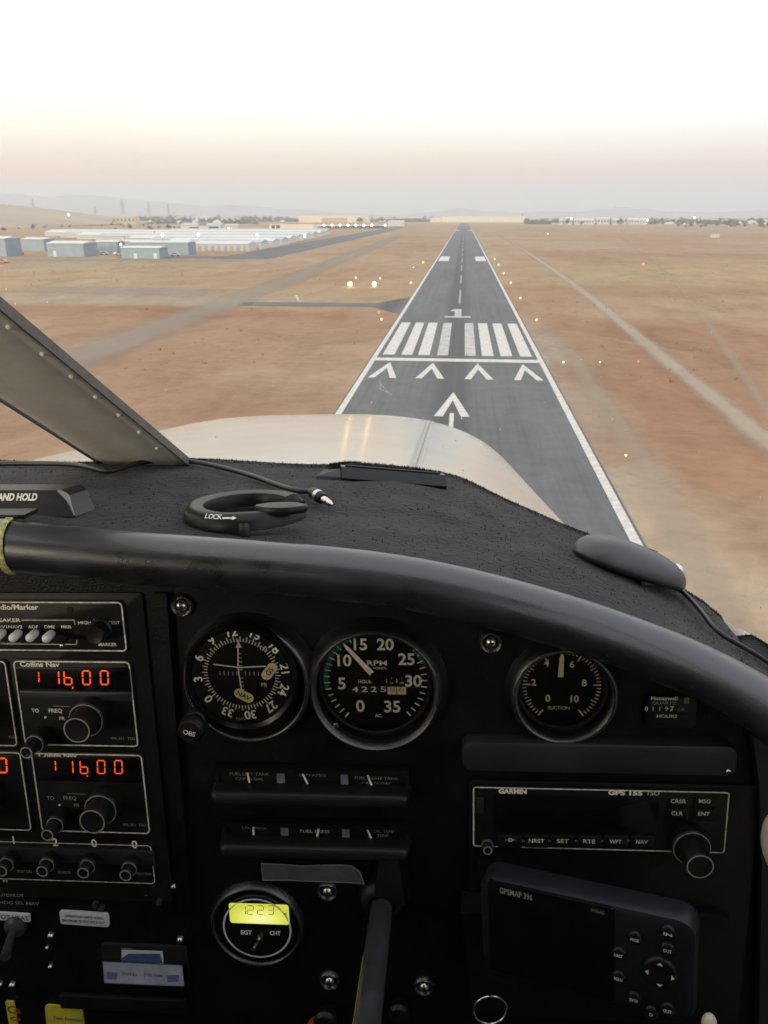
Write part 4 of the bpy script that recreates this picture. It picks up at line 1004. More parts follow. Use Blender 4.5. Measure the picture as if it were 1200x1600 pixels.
pts = [D(x, y, .001)+Vector((0, 0, .002)) for x, y in ((515, 738), (545, 733), (600, 738), (650, 743), (690, 750))]
b.tube(pts, [.002, .0045, .005, .0046, .0030], 'carpet', 10, sm=2)
for k in range(5000):
    i = rr.random()*3.99; p = pts[int(i)].lerp(pts[int(i)+1], i-int(i)); d = Vector((rr.gauss(0, 1), rr.gauss(0, 1), abs(rr.gauss(0, 1)))).normalized(); p = p+d*.0042; s_ = Vector((rr.uniform(-1, 1), rr.uniform(-1, 1), 0))*.0005
    b.raw([p-s_, p+s_, p+d*rr.uniform(.001, .0028)], [(0, 1, 2)], 'carpet_fibre')
b.build('carpet_welt', t_deck, sharp=80)

# puck antenna on a suction cup at the right
cp = D(985, 884, .006); t = thing('puck_antenna', 'smooth grey-black puck antenna stuck at the right end of the dash', 'antenna', cp)
pa, pb2 = D(905, 858, .010), D(1058, 908, .010); ex = (pb2-pa); hl = ex.length/2; ex.normalize(); ey = Vector((0, 0, 1)).cross(ex).normalized(); ez_ = ex.cross(ey); cc = (pa+pb2)/2
Mp = Matrix(((ex.x, ey.x, ez_.x, cc.x), (ex.y, ey.y, ez_.y, cc.y), (ex.z, ey.z, ez_.z, cc.z), (0, 0, 0, 1)))
b = MB(); b.M = Mp; rg = []
for i in range(25):
    u = -1+2*i/24; ww = (max(0, 1-abs(u)**3.2))**.5; hh = (max(0, 1-abs(u)**2.6))**.5*(1-.10*u); r = []
    for j in range(32):
        a = 2*math.pi*j/32; cx_, sz_ = math.cos(a), math.sin(a)
        r.append((u*hl, (1 if cx_ > 0 else -1)*abs(cx_)**.7*.0255*max(ww, .02), (sz_*.0185 if sz_ > 0 else sz_*.006)*max(hh, .02)-.002))
    rg.append(r)
b.loft(rg, 'puck_grey'); b.build('shell', t, sharp=60)
b = MB(); b.M = Mp; b.tube([(hl*.1, -.0205, -.003), (hl*.5, -.0195, -.0035), (hl*.82, -.013, -.004)], .0008, 'black_gloss', 6); b.build('seam', t)
b = MB(); b.M = Mp @ Matrix.Translation((hl*1.02, .006, -.004)) @ Matrix.Rotation(R_(40), 4, 'Y')
b.lathe(0, 0, [(0.0001, -.004), (.008, -.003), (.015, .000), (.016, .0006), (.015, .0012), (.0001, .004)], 'cup_plastic', 28); b.build('suction_cup', t)
for u in (.15, .35):
    b = MB(); b.M = Mp; b.box(hl*u, hl*(u+.14), .003, .010, .0155, .0160, 'black_gloss'); b.build('button', t)
ce = [D(1005, 912, .004), D(1040, 914, .005), D(1062, 920, .006), D(1078, 935, .006), D(1098, 958, .006), D(1118, 985, .004), D(1150, 1005, .004), D(1185, 1024, .004), D(1215, 1046, .004), D(1260, 1085, .004)]
b = MB(); b.tube(ce, .0017, 'cable', 10, sm=2); b.build('antenna_cable', origin=ce[0], label='black cable trailing from the puck antenna along the right dash edge', category='cable')
# ================================================================== INSTRUMENT PANEL
Y0 = .445
def Q(px, py, y=Y0):
    p = P(px, py, y); return p.x, p.z
def TX(b, st, px, py, hpx, y=Y0-.0003, mt='ivory', wpx=None, rot=0, bold=.012):
    """lettering whose capitals are hpx photo pixels tall, centred on a point of the panel"""
    x, z = Q(px, py, y); s = abs(Q(px, py+hpx, y)[1]-z)/.72
    w_ = abs(Q(px+wpx, py, y)[0]-x) if wpx else None
    b.text(st, x, z, s, y, mt, rot=rot, bold=bold, width=w_)

t_pan = thing('instrument_panel', 'black moulded instrument panel under a padded roll', 'panel', (XC, Y0, -.3))
# face plate under the roll
topx = [p for p in smooth(RT, 1) if p.x < .30]
face_top = [(p.x, p.z-.012) for p in topx]
out_ = face_top+[(.285, -.62), (-.82, -.62)]
b = MB(); b.loft([[(x, Y0+.0015, z) for x, z in out_], [(x, Y0+.03, z) for x, z in out_]], 'panel_plastic'); b.build('panel_face', t_pan)
# padded roll
rp = smooth([p+Vector((0, 0, -ROLL_R)) for p in RT]+[Vector((RT[-1].x+.012, ROLL_Y, -.36)), Vector((RT[-1].x+.014, ROLL_Y, -.45)), Vector((RT[-1].x+.014, ROLL_Y, -.62))], 2)
rp = [p for p in rp]
rr_ = [ROLL_R*(1.0+(.30*min(1, max(0, (p.x-.15)/.10)))) for p in rp]
rp2 = []
for p, r in zip(rp, rr_):
    k = (r-ROLL_R); rp2.append(p+Vector((0, 0, -k*.9)))
b = MB(); b.tube(rp2, rr_, 'roll_vinyl', 28); b.build('padded_roll', t_pan, sharp=80)
# lip below the roll
lp = [p+Vector((0, .014, -ROLL_R*1.02-(r-ROLL_R)*.6)) for p, r in zip(rp2, rr_) if p.x < .20]
b = MB(); b.tube(lp, .0036, 'panel_plastic', 12); b.build('roll_lip', t_pan, sharp=80)
# right flank
b = MB(); fl = [Q(1150, 1090), Q(1172, 1150), Q(1182, 1230), Q(1185, 1350), Q(1180, 1620), Q(1290, 1620), Q(1290, 1050)]
b.loft([[(x, Y0-.006, z) for x, z in fl], [(x, Y0+.01, z) for x, z in fl]], 'dark_grey'); b.build('side_flank', t_pan)

def screw(px, py, r=.0036, y=Y0, boss=True):
    x, z = Q(px, py, y)
    if boss:
        b = MB(); b.lathe(x, z, [(.0075, y+.0012), (.0072, y-.0005), (.0062, y-.0018), (.0048, y-.0012), (.0040, y+.0005)], 'rim_plastic', 28); b.build('screw_boss', t_pan, sharp=70)
    b = MB(); b.lathe(x, z, [(.0001, y-.0030), (r*.55, y-.0027), (r*.9, y-.0014), (r, y+.0006)], 'steel', 20); s = b.build('screw', t_pan, sharp=60)
    c = MB(); c.seg((x-r*.5, z-r*.1), (x+r*.5, z+r*.1), r*.26, y-.0031, 'void'); c.seg((x-r*.1, z+r*.5), (x+r*.1, z-r*.5), r*.26, y-.00312, 'void'); c.build('slot', s)
for px, py in ((284, 946), (767, 1003), (512, 1392), (515, 1532), (663, 1541)): screw(px, py)
for px, py, r in ((1137, 1203, .0022), (80, 1461, .0026), (282, 1467, .0026), (273, 1384, .0026), (20, 1538, .0026), (75, 1478, .0015), (80, 1508, .0018), (2, 1536, .0018)): screw(px, py, r, boss=False, y=Y0 if px < 1000 else Y0-.008)

def gauge_rim(t, x, z, r, tilt=0, y=Y0, w_=.0085, h_=.009):
    """moulded crater lip round an instrument"""
    b = MB(); prof = [(r+w_*1.35, y+.0016), (r+w_*1.15, y-.0002), (r+w_*.85, y-h_*.45), (r+w_*.55, y-h_*.8), (r+w_*.25, y-h_*.95), (r, y-h_*.85), (r-.0012, y-h_*.4), (r-.0016, y+.004)]
    b.lathe(x, z, prof, 'rim_plastic', 72); return b.build('crater_rim', t, sharp=80)
def bez(t, x, z, r, y, depth=.004, w_=.0035, mt='black_satin', name='bezel'):
    b = MB(); b.lathe(x, z, [(r+w_, Y0+.001), (r+w_, y-depth*.6), (r+w_*.7, y-depth), (r+w_*.25, y-depth), (r-.0004, y-depth*.3), (r-.0006, y+.0004)], mt, 72); return b.build(name, t, sharp=50)
def glass(t, x, z, r, y):
    b = MB(); b.lathe(x, z, [(.0001, y), (r*.5, y), (r, y)], 'dial_glass', 48); return b.build('glass', t)

# ---- tachometer
x, z = Q(587, 1061); r = .0322
t = thing('tachometer', 'round tachometer with green arc reading about 12 hundred rpm', 'gauge', (x, Y0, z))
gauge_rim(t, x, z-.0042, r+.0040, h_=.011, w_=.0058); bez(t, x, z, r, Y0-.001, .004, .0026)
yf = Y0-.0012
b = MB(); b.disc(x, z, r, yf, 'dial_face', 72)
ang = lambda v: -142+8*v; y1 = yf-.0002
b.ring(x, z, r*.895, r*.985, y1, 'green_arc', ang(5.2), ang(14.2)); b.ring(x, z, r*.955, r*.985, y1, 'green_arc', ang(14.2), ang(24)); b.ring(x, z, r*.93, r*.985, y1, 'green_arc', ang(24), ang(26.4)); b.ring(x, z, r*.93, r*.985, y1, 'red_arc', ang(26.6), ang(27.1))
for v in range(36):
    big = v % 5 == 0
    b.tick(x, z, ang(v), r*(.86 if v < 15 or v > 25 else .93), r*.975, .0009 if big else .0007, y1-.0001, 'ivory')
y2 = y1-.0001; k = 1.0
for st, px, py, h in (('15', 563, 1007, 18), ('20', 602, 1007, 18), ('10', 538, 1032, 18), ('25', 635, 1030, 18), ('5', 534, 1068, 18), ('30', 646, 1064, 18), ('0', 563, 1103, 18), ('35', 613, 1104, 18)):
    TX(b, st, px, py, h, y2, 'ivory', bold=.022)
TX(b, 'RPM', 589, 1036, 8, y2, wpx=31); TX(b, 'HUNDREDS', 590, 1044, 3.6, y2, wpx=27, bold=0); TX(b, 'HOURS', 572, 1065, 5.5, y2, wpx=24); TX(b, 'AC', 591, 1118, 5, y2, wpx=10)
TX(b, '1', 604, 1064, 6.5, y2); TX(b, '1', 612, 1060, 3, y2); TX(b, '10', 612, 1067, 3, y2); TX(b, '1', 620, 1064, 6.5, y2); TX(b, '1', 628, 1060, 3, y2); TX(b, '100', 628, 1067, 3, y2)
b.build('dial', t)
b = MB(); x0, z0 = Q(548, 1083.5); x1_, z1 = Q(634, 1071); b.plate(x0, x1_, z0, z1, yf-.0003, yf, 'void', r=.0004, bev=.0001)
for i, c in enumerate('42258'[:4]): TX(b, c, 555+i*14.6, 1077, 8.5, yf-.0005, 'ivory', wpx=9.5)
TX(b, '5', 599, 1077, 8.5, yf-.0005, 'ivory', wpx=9)
xa, za = Q(606, 1083); xb, zb_ = Q(634.5, 1071.5); b.quad([(xa, yf-.0004, za), (xb, yf-.0004, za), (xb, yf-.0004, zb_), (xa, yf-.0004, zb_)], 'cream_yellow')
TX(b, '8', 613, 1077, 9, yf-.0006, 'amber_back', wpx=9); TX(b, '6', 627, 1077, 9, yf-.0006, 'amber_back', wpx=9); xs_, zs_ = Q(620, 1083); b.seg((xs_, za), (xs_, zb_), .0004, yf-.0006, 'void'); b.build('hour_counter', t)
b = MB(); nd = Q(579, 1046); xc_, zc_ = nd; b.tick(xc_, zc_, -41, -.0035, .0200, .0036, yf-.0022, 'ivory', .0022); b.tick(xc_, zc_, -41, .0200, .0245, .0022, yf-.0022, 'ivory', .0002); b.build('needle', t)
b = MB(); b.lathe(xc_+.004, zc_-.004, [(.0001, yf-.0030), (.0042, yf-.0028), (.0046, yf-.0004)], 'dial_face', 24); b.build('needle_hub', t)
b = MB(); b.lathe(x-.0245, z-.0275, [(.0001, Y0-.0075), (.0016, Y0-.0070), (.0018, Y0-.003)], 'steel', 10); b.build('bezel_screw', t)
glass(t, x, z, r-.0003, Y0-.0042)

# ---- navigation indicator
x, z = Q(377, 1058, Y0-.0105); r = .0300
t = thing('navigation_indicator', 'round navigation indicator with crossed needles and compass card', 'gauge', (x, Y0, z))
gauge_rim(t, x+.0018, z-.0062, r+.0058, h_=.010, w_=.0055); 
b = MB(); b.lathe(x, z, [(r+.0046, Y0+.001), (r+.0046, Y0-.009), (r+.0042, Y0-.0115), (r+.0030, Y0-.0132), (r+.0002, Y0-.0122), (r-.0002, Y0-.009)], 'black_gloss', 80); b.build('bezel', t, sharp=50)
yf = Y0-.0116; b = MB(); b.disc(x, z, r+.0002, yf, 'dial_face', 72); y1 = yf-.0002
xc_, zc_ = Q(377, 1053, y1); rc = .0270
for i, st in enumerate(['12', '15', '18', '21', '24', '27', '30', '33', '0', '3', '6', '9']):
    a = -8+30*i; ar = R_(a); b.text(st, xc_+rc*math.sin(ar), zc_+rc*math.cos(ar), .0076, y1, 'ivory', rot=a, bold=.02)
    for q in range(6):
        b.tick(xc_, zc_, a+5*q, rc*.76, rc*(.885 if q % 2 == 0 else .84), .00055, y1, 'ivory')
for k in range(-5, 6):
    if k: b.tick(xc_+k*.0026, zc_+.0002, 0, -.0012, .0012, .0004, y1, 'ivory_worn'); b.tick(xc_-.0002, zc_+k*.0026, 90, -.0012, .0012, .0005, y1, 'ivory_worn')
TX(b, 'TO', 411, 1013, 6, y1, 'ivory_worn', rot=8); TX(b, 'FR', 413, 1070, 6, y1, 'ivory_worn'); TX(b, 'NAV', 377, 1123, 5, y1, 'ivory_dim'); 
b.quad([(Q(373, 1003, y1)[0], y1, Q(373, 1003, y1)[1]), (Q(368, 1012, y1)[0], y1, Q(368, 1012, y1)[1]), (Q(378, 1012, y1)[0], y1, Q(378, 1012, y1)[1])], 'ivory'); b.build('compass_card', t)
def pill(bb, px, py, st, rot, y, L_=.0062, W_=.0031):
    xx, zz = Q(px, py, y); a = R_(-rot); o = rrect(-L_, L_, -W_, W_, W_, 6); bb.raw([(xx+u*math.cos(a)-w_*math.sin(a), y, zz+u*math.sin(a)+w_*math.cos(a)) for u, w_ in o], [tuple(range(len(o)))], 'cream_yellow')
    bb.text(st, xx, zz, .0044, y-.0002, 'void', rot=rot, bold=.02)
ny = yf-.0008
b = MB(); a1_, a2_, a3_ = Q(372, 1000, ny), Q(372, 1045, ny), Q(378, 1082, ny); b.seg(a1_, a2_, .0008, ny, 'ivory'); b.seg(a2_, a3_, .0008, ny, 'ivory'); pill(b, 381, 1087, 'NAV', 28, ny-.0003); b.build('course_needle', t)
b = MB(); a1_, a2_, a3_ = Q(333, 1038, ny-.0006), Q(375, 1043, ny-.0006), Q(415, 1041, ny-.0006); b.seg(a1_, a2_, .0008, ny-.0006, 'ivory'); b.seg(a2_, a3_, .0008, ny-.0006, 'ivory'); pill(b, 421, 1049, 'GS', -52, ny-.0009); b.build('glideslope_needle', t)
glass(t, x, z, r-.0002, Y0-.0142)
kx_, kz_ = Q(297, 1143, Y0-.020)
b = MB(); b.lathe(kx_+.0015, kz_+.003, [(.0075, Y0-.004), (.0072, Y0-.012), (.006, Y0-.014), (.0058, Y0-.0142)], 'black_satin', 24, knurl=.03)
b.lathe(kx_, kz_, [(.0001, Y0-.0215), (.0066, Y0-.0212), (.0078, Y0-.0195), (.0082, Y0-.010), (.0078, Y0-.004)], 'black_satin', 36, knurl=.03); kn = b.build('course_knob', t)
b = MB(); b.text('OBS', kx_, kz_, .0042, Y0-.0219, 'ivory_worn', rot=15, bold=.02); b.build('lettering', kn)
b = MB(); b.loft([[(kx_-.003, y, kz_-.004), (kx_+.016, y, kz_+.006), (kx_+.013, y, kz_+.014), (kx_-.004, y, kz_+.009)] for y in (Y0-.009, Y0)], 'black_satin'); b.build('knob_lug', t)

# ---- suction gauge
x, z = Q(877, 1071); r = .0243
t = thing('suction_gauge', 'small round suction gauge with cream needle pointing straight up', 'gauge', (x, Y0, z))
gauge_rim(t, x+.0012, z-.0045, r+.0036, h_=.009, w_=.0052); bez(t, x, z, r, Y0-.001, .0035, .003)
yf = Y0-.0012; y1 = yf-.0002; b = MB(); b.disc(x, z, r, yf, 'dial_face', 64)
xc_, zc_ = Q(877, 1062, y1)[0], z+.0016
for v in range(0, 51):
    vv = v/5; a = -145+29*vv; big = v % 10 == 0; mid = v % 5 == 0
    if 4.4 < vv < 5.6 and not big and False: continue
    b.tick(x, z, a, r*(.76 if big else .80 if mid else .85), r*.95, .0009 if big else .0006, y1, 'cream_yellow')
for st, px, py in (('0', 856, 1091), ('2', 834, 1066), ('4', 854, 1036), ('6', 894, 1038), ('8', 913, 1067), ('10', 898, 1092)): TX(b, st, px, py, 10.5, y1, 'cream_yellow', bold=.02)
TX(b, 'SUCTION', 873, 1106, 5, y1, 'cream_yellow', wpx=34); b.build('dial', t)
b = MB(); hx_, hz_ = Q(876, 1058, yf-.002); b.tick(hx_, hz_, 2, 0, .0125, .0032, yf-.002, 'cream_yellow', .0026); b.tick(hx_, hz_, 2, .0125, .0160, .0026, yf-.002, 'cream_yellow', .0003); b.build('needle', t)
glass(t, x, z, r-.0002, Y0-.004)

# ---- hour meter
x0, z0 = Q(1006, 1134); x1_, z1 = Q(1088, 1087)
t = thing('hour_meter', 'small rectangular black quartz hour meter right of the suction gauge', 'meter', (x0, Y0, z0))
b = MB(); b.plate(x0, x1_, z0, z1, Y0-.003, Y0, 'black_satin', r=.003, bev=.001); b.build('housing', t)
y1 = Y0-.0033; b = MB(); TX(b, 'Honeywell', 1038, 1092, 5.5, y1, 'ivory_worn', wpx=42, bold=.035); TX(b, 'QUARTZ', 1038, 1099, 4.4, y1, 'ivory_dim', wpx=38); TX(b, 'HOURS', 1042, 1119, 4.6, y1, 'ivory_worn', wpx=32)
for i, c in enumerate('0119'): TX(b, c, 1010+i*10.5, 1107.5, 6.5, y1, 'ivory_worn')
TX(b, '7', 1050, 1107.5, 7.5, y1, 'white_paint', bold=.03); TX(b, '1/10', 1064, 1108.5, 4, y1, 'ivory_dim')
xa, za = Q(1069, 1099, y1); xb, zb_ = Q(1077, 1090, y1); b.line_rect(xa, xb, za, zb_, y1, .0005, 'ivory_dim', r=.0001); TX(b, 'X', 1073, 1094.5, 6, y1, 'ivory_dim'); b.build('lettering', t)

# ---- engine gauge clusters
def cluster(lbl, xw0, xw1, yt, yb, posts, shelf, items, dx_):
    x0, z0 = Q(xw0, yb); x1_, z1 = Q(xw1, yt)
    t = thing('gauge_cluster', lbl, 'gauge', ((x0+x1_)/2, Y0, z0), group='rows of small engine gauges')
    b = MB(); b.plate(x0, x1_, z0, z1, Y0-.0005, Y0+.001, 'dial_face', r=.002, bev=.0002); b.build('gauge_face', t)
    b = MB(); b.line_rect(x0-.002, x1_+.002, z0-.002, z1+.003, Y0-.0022, .0025, 'black_satin', r=.004); b.loft([[(x, y, z) for x, z in rrect(x0-.002, x1_+.002, z1, z1+.003, .001)] for y in (Y0-.006, Y0)], 'panel_plastic'); b.build('surround', t)
    for px in posts:
        xa, za = Q(px-5, yb); xb, zb_ = Q(px+5, yt+2); b = MB(); b.box(xa, xb, Y0-.0018, Y0, za+.001, zb_, 'blue_post'); b.build('divider', t)
    sx0, sz1 = Q(shelf[0], shelf[2], Y0-.012); sx1, sz0 = Q(shelf[1], shelf[3], Y0-.012)
    b = MB(); o0 = rrect(sx0, sx1, sz0, sz1, .006, 6); b.loft([[(x, y, z+dz) for x, z in rrect(sx0+q, sx1-q, sz0+q*.5, sz1-q*.5, .006, 6)] for q, y, dz in ((.003, Y0-.013, -.001), (.001, Y0-.0115, 0), (0, Y0-.008, 0), (-.001, Y0+.001, .001))], 'black_satin'); b.build('ledge', t, sharp=60)
    b = MB()
    for (st, px, py, h, w_, mt) in items[0]: TX(b, st, px, py, h, Y0-.0008, mt, wpx=w_, bold=0)
    b.build('lettering', t)
    for (pa, pb) in items[1]:
        b = MB(); b.seg(Q(*pa, Y0-.002), Q(*pb, Y0-.002), .0013, Y0-.002, 'ivory'); b.build('needle', t)
cluster('upper row of three small engine gauges with the fuel tanks at the ends', 344, 634, 1204, 1239, (440, 539), (326, 640, 1238, 1262),
 ([('FUEL LEFT TANK', 390, 1209.5, 4.5, 62, 'ivory_dim'), ('CAP 25 GAL', 390, 1217, 4, 44, 'ivory_dim'), ('GEN AMPS', 488, 1211, 4.5, 42, 'ivory_dim'), ('FUEL RIGHT TANK', 588, 1216, 4.5, 68, 'ivory_dim'), ('CAP 25 GAL', 588, 1224, 4, 46, 'ivory_dim')],
  [((386, 1204), (391, 1230)), ((472, 1207), (486, 1236)), ((573, 1208), (585, 1238))]), 0)
cluster('lower row of three small engine gauges, oil pressure at its left', 356, 632, 1289, 1322, (446, 541), (340, 640, 1321, 1346),
 ([('OIL PRESS', 397, 1293, 4.5, 38, 'ivory_dim'), ('FUEL PRESS', 492, 1299, 4.5, 46, 'ivory_worn'), ('OIL  TEMP', 600, 1299, 4.5, 32, 'ivory_dim'), ('TEMP', 598, 1306, 4, 18, 'ivory_dim')],
  [((396, 1290), (396, 1315)), ((498, 1293), (494, 1317)), ((574, 1296), (584, 1320))]), 0)

# ---- curling label tape
b = MB(); pts = [(409, 1348), (450, 1350), (470, 1352), (495, 1351), (530, 1350), (550, 1352), (562, 1361), (569, 1380)]; bt = [(411, 1375), (450, 1375), (470, 1376), (495, 1377), (530, 1378), (550, 1379), (562, 1380), (569, 1381.5)]
vs = []
for i, (u, v) in enumerate(zip(pts, bt)):
    bl_ = .0006+.002*max(0, i-4)/3; p = Q(*u, Y0-bl_); q = Q(*v, Y0-.0006); vs += [(p[0], Y0-bl_-.0008, p[1]), (q[0], Y0-.0008, q[1])]
b.raw(vs, [(2*i, 2*i+1, 2*i+3, 2*i+2) for i in range(7)], 'tape_grey')
b.tube([Vector(v) for v in vs[0::2]], .00045, 'tape_edge', 6); b.tube([Vector(v) for v in vs[1::2]], .0003, 'tape_edge', 6); b.tube([Vector(vs[0]), Vector(vs[1])], .00045, 'tape_edge', 6)
for k, w_ in ((1359, 96), (1365.5, 116), (1372, 112)): TX(b, {1359: 'NO SMOKING', 1365.5: 'TO BE OPERATED DAY AND NIGHT', 1372: 'WITHIN LIMITATIONS PLACARD'}[k] if False else {1359: 'I I HI I I II I III I', 1365.5: 'II II IIIIII III I I I', 1372: 'IIII IIII II IIIII II II'}[k], 487, k, 4.2, Y0-.0012, 'label_ink', wpx=w_, bold=0)
b.build('placard_tape', origin=(vs[0]), label='dark worn placard tape curling at its right end, below the gauge rows', category='placard')

# ---- exhaust temperature display
x, z = Q(404, 1443); r = .0222
t = thing('temperature_display', 'round digital temperature gauge with glowing yellow-green readout 1223', 'gauge', (x, Y0, z))
gauge_rim(t, x-.001, z-.001, r+.0065, h_=.004, w_=.003)
b = MB(); b.lathe(x, z, [(r+.0030, Y0+.001), (r+.0030, Y0-.003), (r+.0022, Y0-.004), (r+.0007, Y0-.004)], 'black_satin', 64); b.build('bezel', t, sharp=50)
b = MB(); b.disc(x, z, r, Y0-.0035, 'dial_face', 64); b.ring(x, z, r-.0004, r+.0008, Y0-.0044, 'label_white'); y1 = Y0-.0038
TX(b, 'ELECTRONICS INTERNATIONAL', 404, 1411, 3.2, y1, 'ivory_dim', wpx=62, bold=0); TX(b, 'EGT', 385, 1457, 6.5, y1, 'ivory', wpx=17, bold=.03); TX(b, 'CHT', 430, 1458, 6.5, y1, 'ivory', wpx=17, bold=.03); b.build('dial', t)
xa, za = Q(360, 1441, y1); xb, zb_ = Q(451, 1413, y1); b = MB(); b.plate(xa-.0008, xb+.0008, za-.0008, zb_+.0008, y1-.0004, y1, 'bezel_grey', r=.0025, bev=.0002); b.plate(xa, xb, za, zb_, y1-.0006, y1-.0003, 'lcd', r=.002, bev=.0001); lc = b.build('display', t)
SEG = {'0': 'abcdef', '1': 'bc', '2': 'abged', '3': 'abgcd', '6': 'fgecd', 'b': 'fgecd', '8': 'abcdefg', '4': 'fgbc'}
def seven(bb, ch, cx, cz, w_, h, th, y, mt, slant=.08):
    pos = {'a': ((-1, 1), (1, 1)), 'b': ((1, 1), (1, 0)), 'c': ((1, 0), (1, -1)), 'd': ((-1, -1), (1, -1)), 'e': ((-1, 0), (-1, -1)), 'f': ((-1, 1), (-1, 0)), 'g': ((-1, 0), (1, 0))}
    for s in SEG[ch]:
        (u0, v0), (u1, v1) = pos[s]; f = .82; mu, mv = (u0+u1)/2, (v0+v1)/2; u0, u1 = mu+(u0-mu)*f, mu+(u1-mu)*f; v0, v1 = mv+(v0-mv)*f, mv+(v1-mv)*f
        bb.seg((cx+u0*w_/2+v0*h/2*slant, cz+v0*h/2), (cx+u1*w_/2+v1*h/2*slant, cz+v1*h/2), th, y, mt)
b = MB()
for c, px in zip('1223', (379, 391, 407, 423)): cx, cz = Q(px, 1422, y1-.001); seven(b, c, cx, cz, .0040, .0066, .00055, y1-.001, 'lcd_ink')
TX(b, 'F', 447, 1429, 5, y1-.001, 'lcd_ink'); b.build('digits', lc)
b = MB(); s1 = Vector((Q(407, 1464, Y0-.004)[0], Y0-.004, Q(407, 1464, Y0-.004)[1])); q = Q(396, 1484, Y0-.016); s2 = Vector((q[0], Y0-.016, q[1])); b.tube([s1, s2.lerp(s1, .5), s2], [.0008, .0010, .0014], 'steel', 10); b.lathe(s1.x, s1.z, [(.0026, Y0-.0036), (.0024, Y0-.0056), (.0012, Y0-.006), (.0001, Y0-.006)], 'steel', 12); b.build('toggle_switch', t)

# ---- control shaft
q0_ = P(597, 1412, Y0-.004); q1_ = P(570, 1630, Y0-.13)
t = thing('control_shaft', 'grey metal control yoke shaft coming out of the panel', 'shaft', q0_)
b = MB(); d = (q1_-q0_); b.tube([q0_-d*.05, q0_+d*.2, q0_+d*.6, q1_+d*.3], .0070, 'tube_metal', 32); b.build('tube', t, sharp=60)
b = MB(); b.lathe(q0_.x, q0_.z+.002, [(.0155, Y0+.001), (.015, Y0-.004), (.012, Y0-.008), (.0085, Y0-.009), (.0078, Y0-.004)], 'black_satin', 40); b.build('collar', t, sharp=60)
b = MB(); dn_ = d.normalized(); sv = dn_.cross(Vector((0, 0, 1))).normalized(); sv = sv if sv.x < 0 else -sv
q = lambda s, u: q0_+d*s+sv*(.0068)+Vector((0, 0, 0))
b.tube([q(.45, 0), q(.7, 0), q(1.1, 0)], .0005, 'yellow_label', 6); b.build('lcd_reflection', t)  # yellow strip drawn on the tube as the glowing readout's reflection
b = MB(); xw, zw = Q(610, 1375); b.loft([[(xw-.010+u, y, zz) for u, y, zz in ((0, Y0, zw+.028), (.02, Y0, zw+.028), (.024, Y0, zw-.012), (-.004, Y0, zw-.012))], [(xw-.006+u, y, zz) for u, y, zz in ((0, Y0-.006, zw+.020), (.012, Y0-.006, zw+.020), (.016, Y0-.010, zw-.010), (-.004, Y0-.010, zw-.010))]], 'panel_plastic'); b.build('shroud', t)

# ================================================================== right: visor plate, long-range unit, portable unit
x0, z1 = Q(722, 1160, Y0-.010); x1_, z0 = Q(1150, 1214, Y0-.010)
b = MB(); b.plate(x0, x1_, z0, z1, Y0-.010, Y0+.001, 'dark_grey', r=.006, bev=.0015); b.build('blank_plate', t_pan)
x0, z1 = Q(738, 1217); x1_, z0 = Q(1142, 1600)
b = MB(); b.plate(x0-.002, x1_+.004, z0, z1, Y0-.0015, Y0+.001, 'black_satin', r=.003, bev=.0004); b.build('sub_panel', t_pan)
ya = Y0-.004
x0, z1 = Q(738, 1228, ya); x1_, z0 = Q(1133, 1334, ya)
t = thing('gps_receiver', 'panel-mounted GPS receiver with dark screen and button row', 'receiver', (x0, Y0, z0))
b = MB(); b.plate(x0, x1_, z0, z1, ya, Y0+.001, 'black_satin', r=.0025, bev=.0004); b.line_rect(x0+.0004, x1_-.0004, z0+.0004, z1-.0004, ya-.0002, .0008, 'ivory_worn', r=.002)
y1 = ya-.0003
TX(b, 'GARMIN', 801, 1236.5, 7, y1, 'ivory', wpx=44, bold=.05); TX(b, 'GPS 155', 977, 1239, 7, y1, 'ivory', wpx=54, bold=.045); TX(b, 'TSO', 1020, 1239.5, 7, y1, 'ivory_worn', wpx=21, bold=.01); b.build('front_plate', t)
xa, za = Q(772, 1300, y1); xb, zb_ = Q(1030, 1246, y1); b = MB(); b.plate(xa, xb, za, zb_, y1-.0004, ya, 'black_gloss', r=.0012, bev=.0002)
b.build('screen', t)
for i, st in enumerate(['-D-', 'NRST', 'SET', 'RTE', 'WPT', 'NAV']):
    cx = 797+i*41.2; xa, za = Q(cx-19, 1322, y1); xb, zb_ = Q(cx+19, 1305, y1); b = MB(); b.plate(xa, xb, za, zb_, y1-.0015, ya, 'black_satin', r=.0008, bev=.0004)
    if i: TX(b, st, cx, 1313.5+.4*i, 6, y1-.0018, 'ivory_worn', wpx=6*len(st)+.5)
    else: TX(b, 'D', cx+1, 1312.5, 6, y1-.0018, 'ivory_worn'); b.seg(Q(cx-7, 1312.5, y1-.0018), Q(cx+8, 1312.5, y1-.0018), .0004, y1-.0018, 'ivory_worn')
    if i < 5: TX(b, '>', cx+20.5, 1314, 5, y1-.0018, 'ivory_dim')
    b.build('button', t)
for st, px, py in (('CRSR', 1060, 1252), ('MSG', 1101, 1252), ('CLR', 1058, 1271), ('ENT', 1100, 1271.5)):
    xa, za = Q(px-17, py+8, y1); xb, zb_ = Q(px+17, py-8, y1); b = MB(); b.plate(xa, xb, za, zb_, y1-.0012, ya, 'black_satin', r=.0008, bev=.0004); TX(b, st, px, py, 6, y1-.0015, 'ivory_worn', wpx=6*len(st)); b.build('button', t)
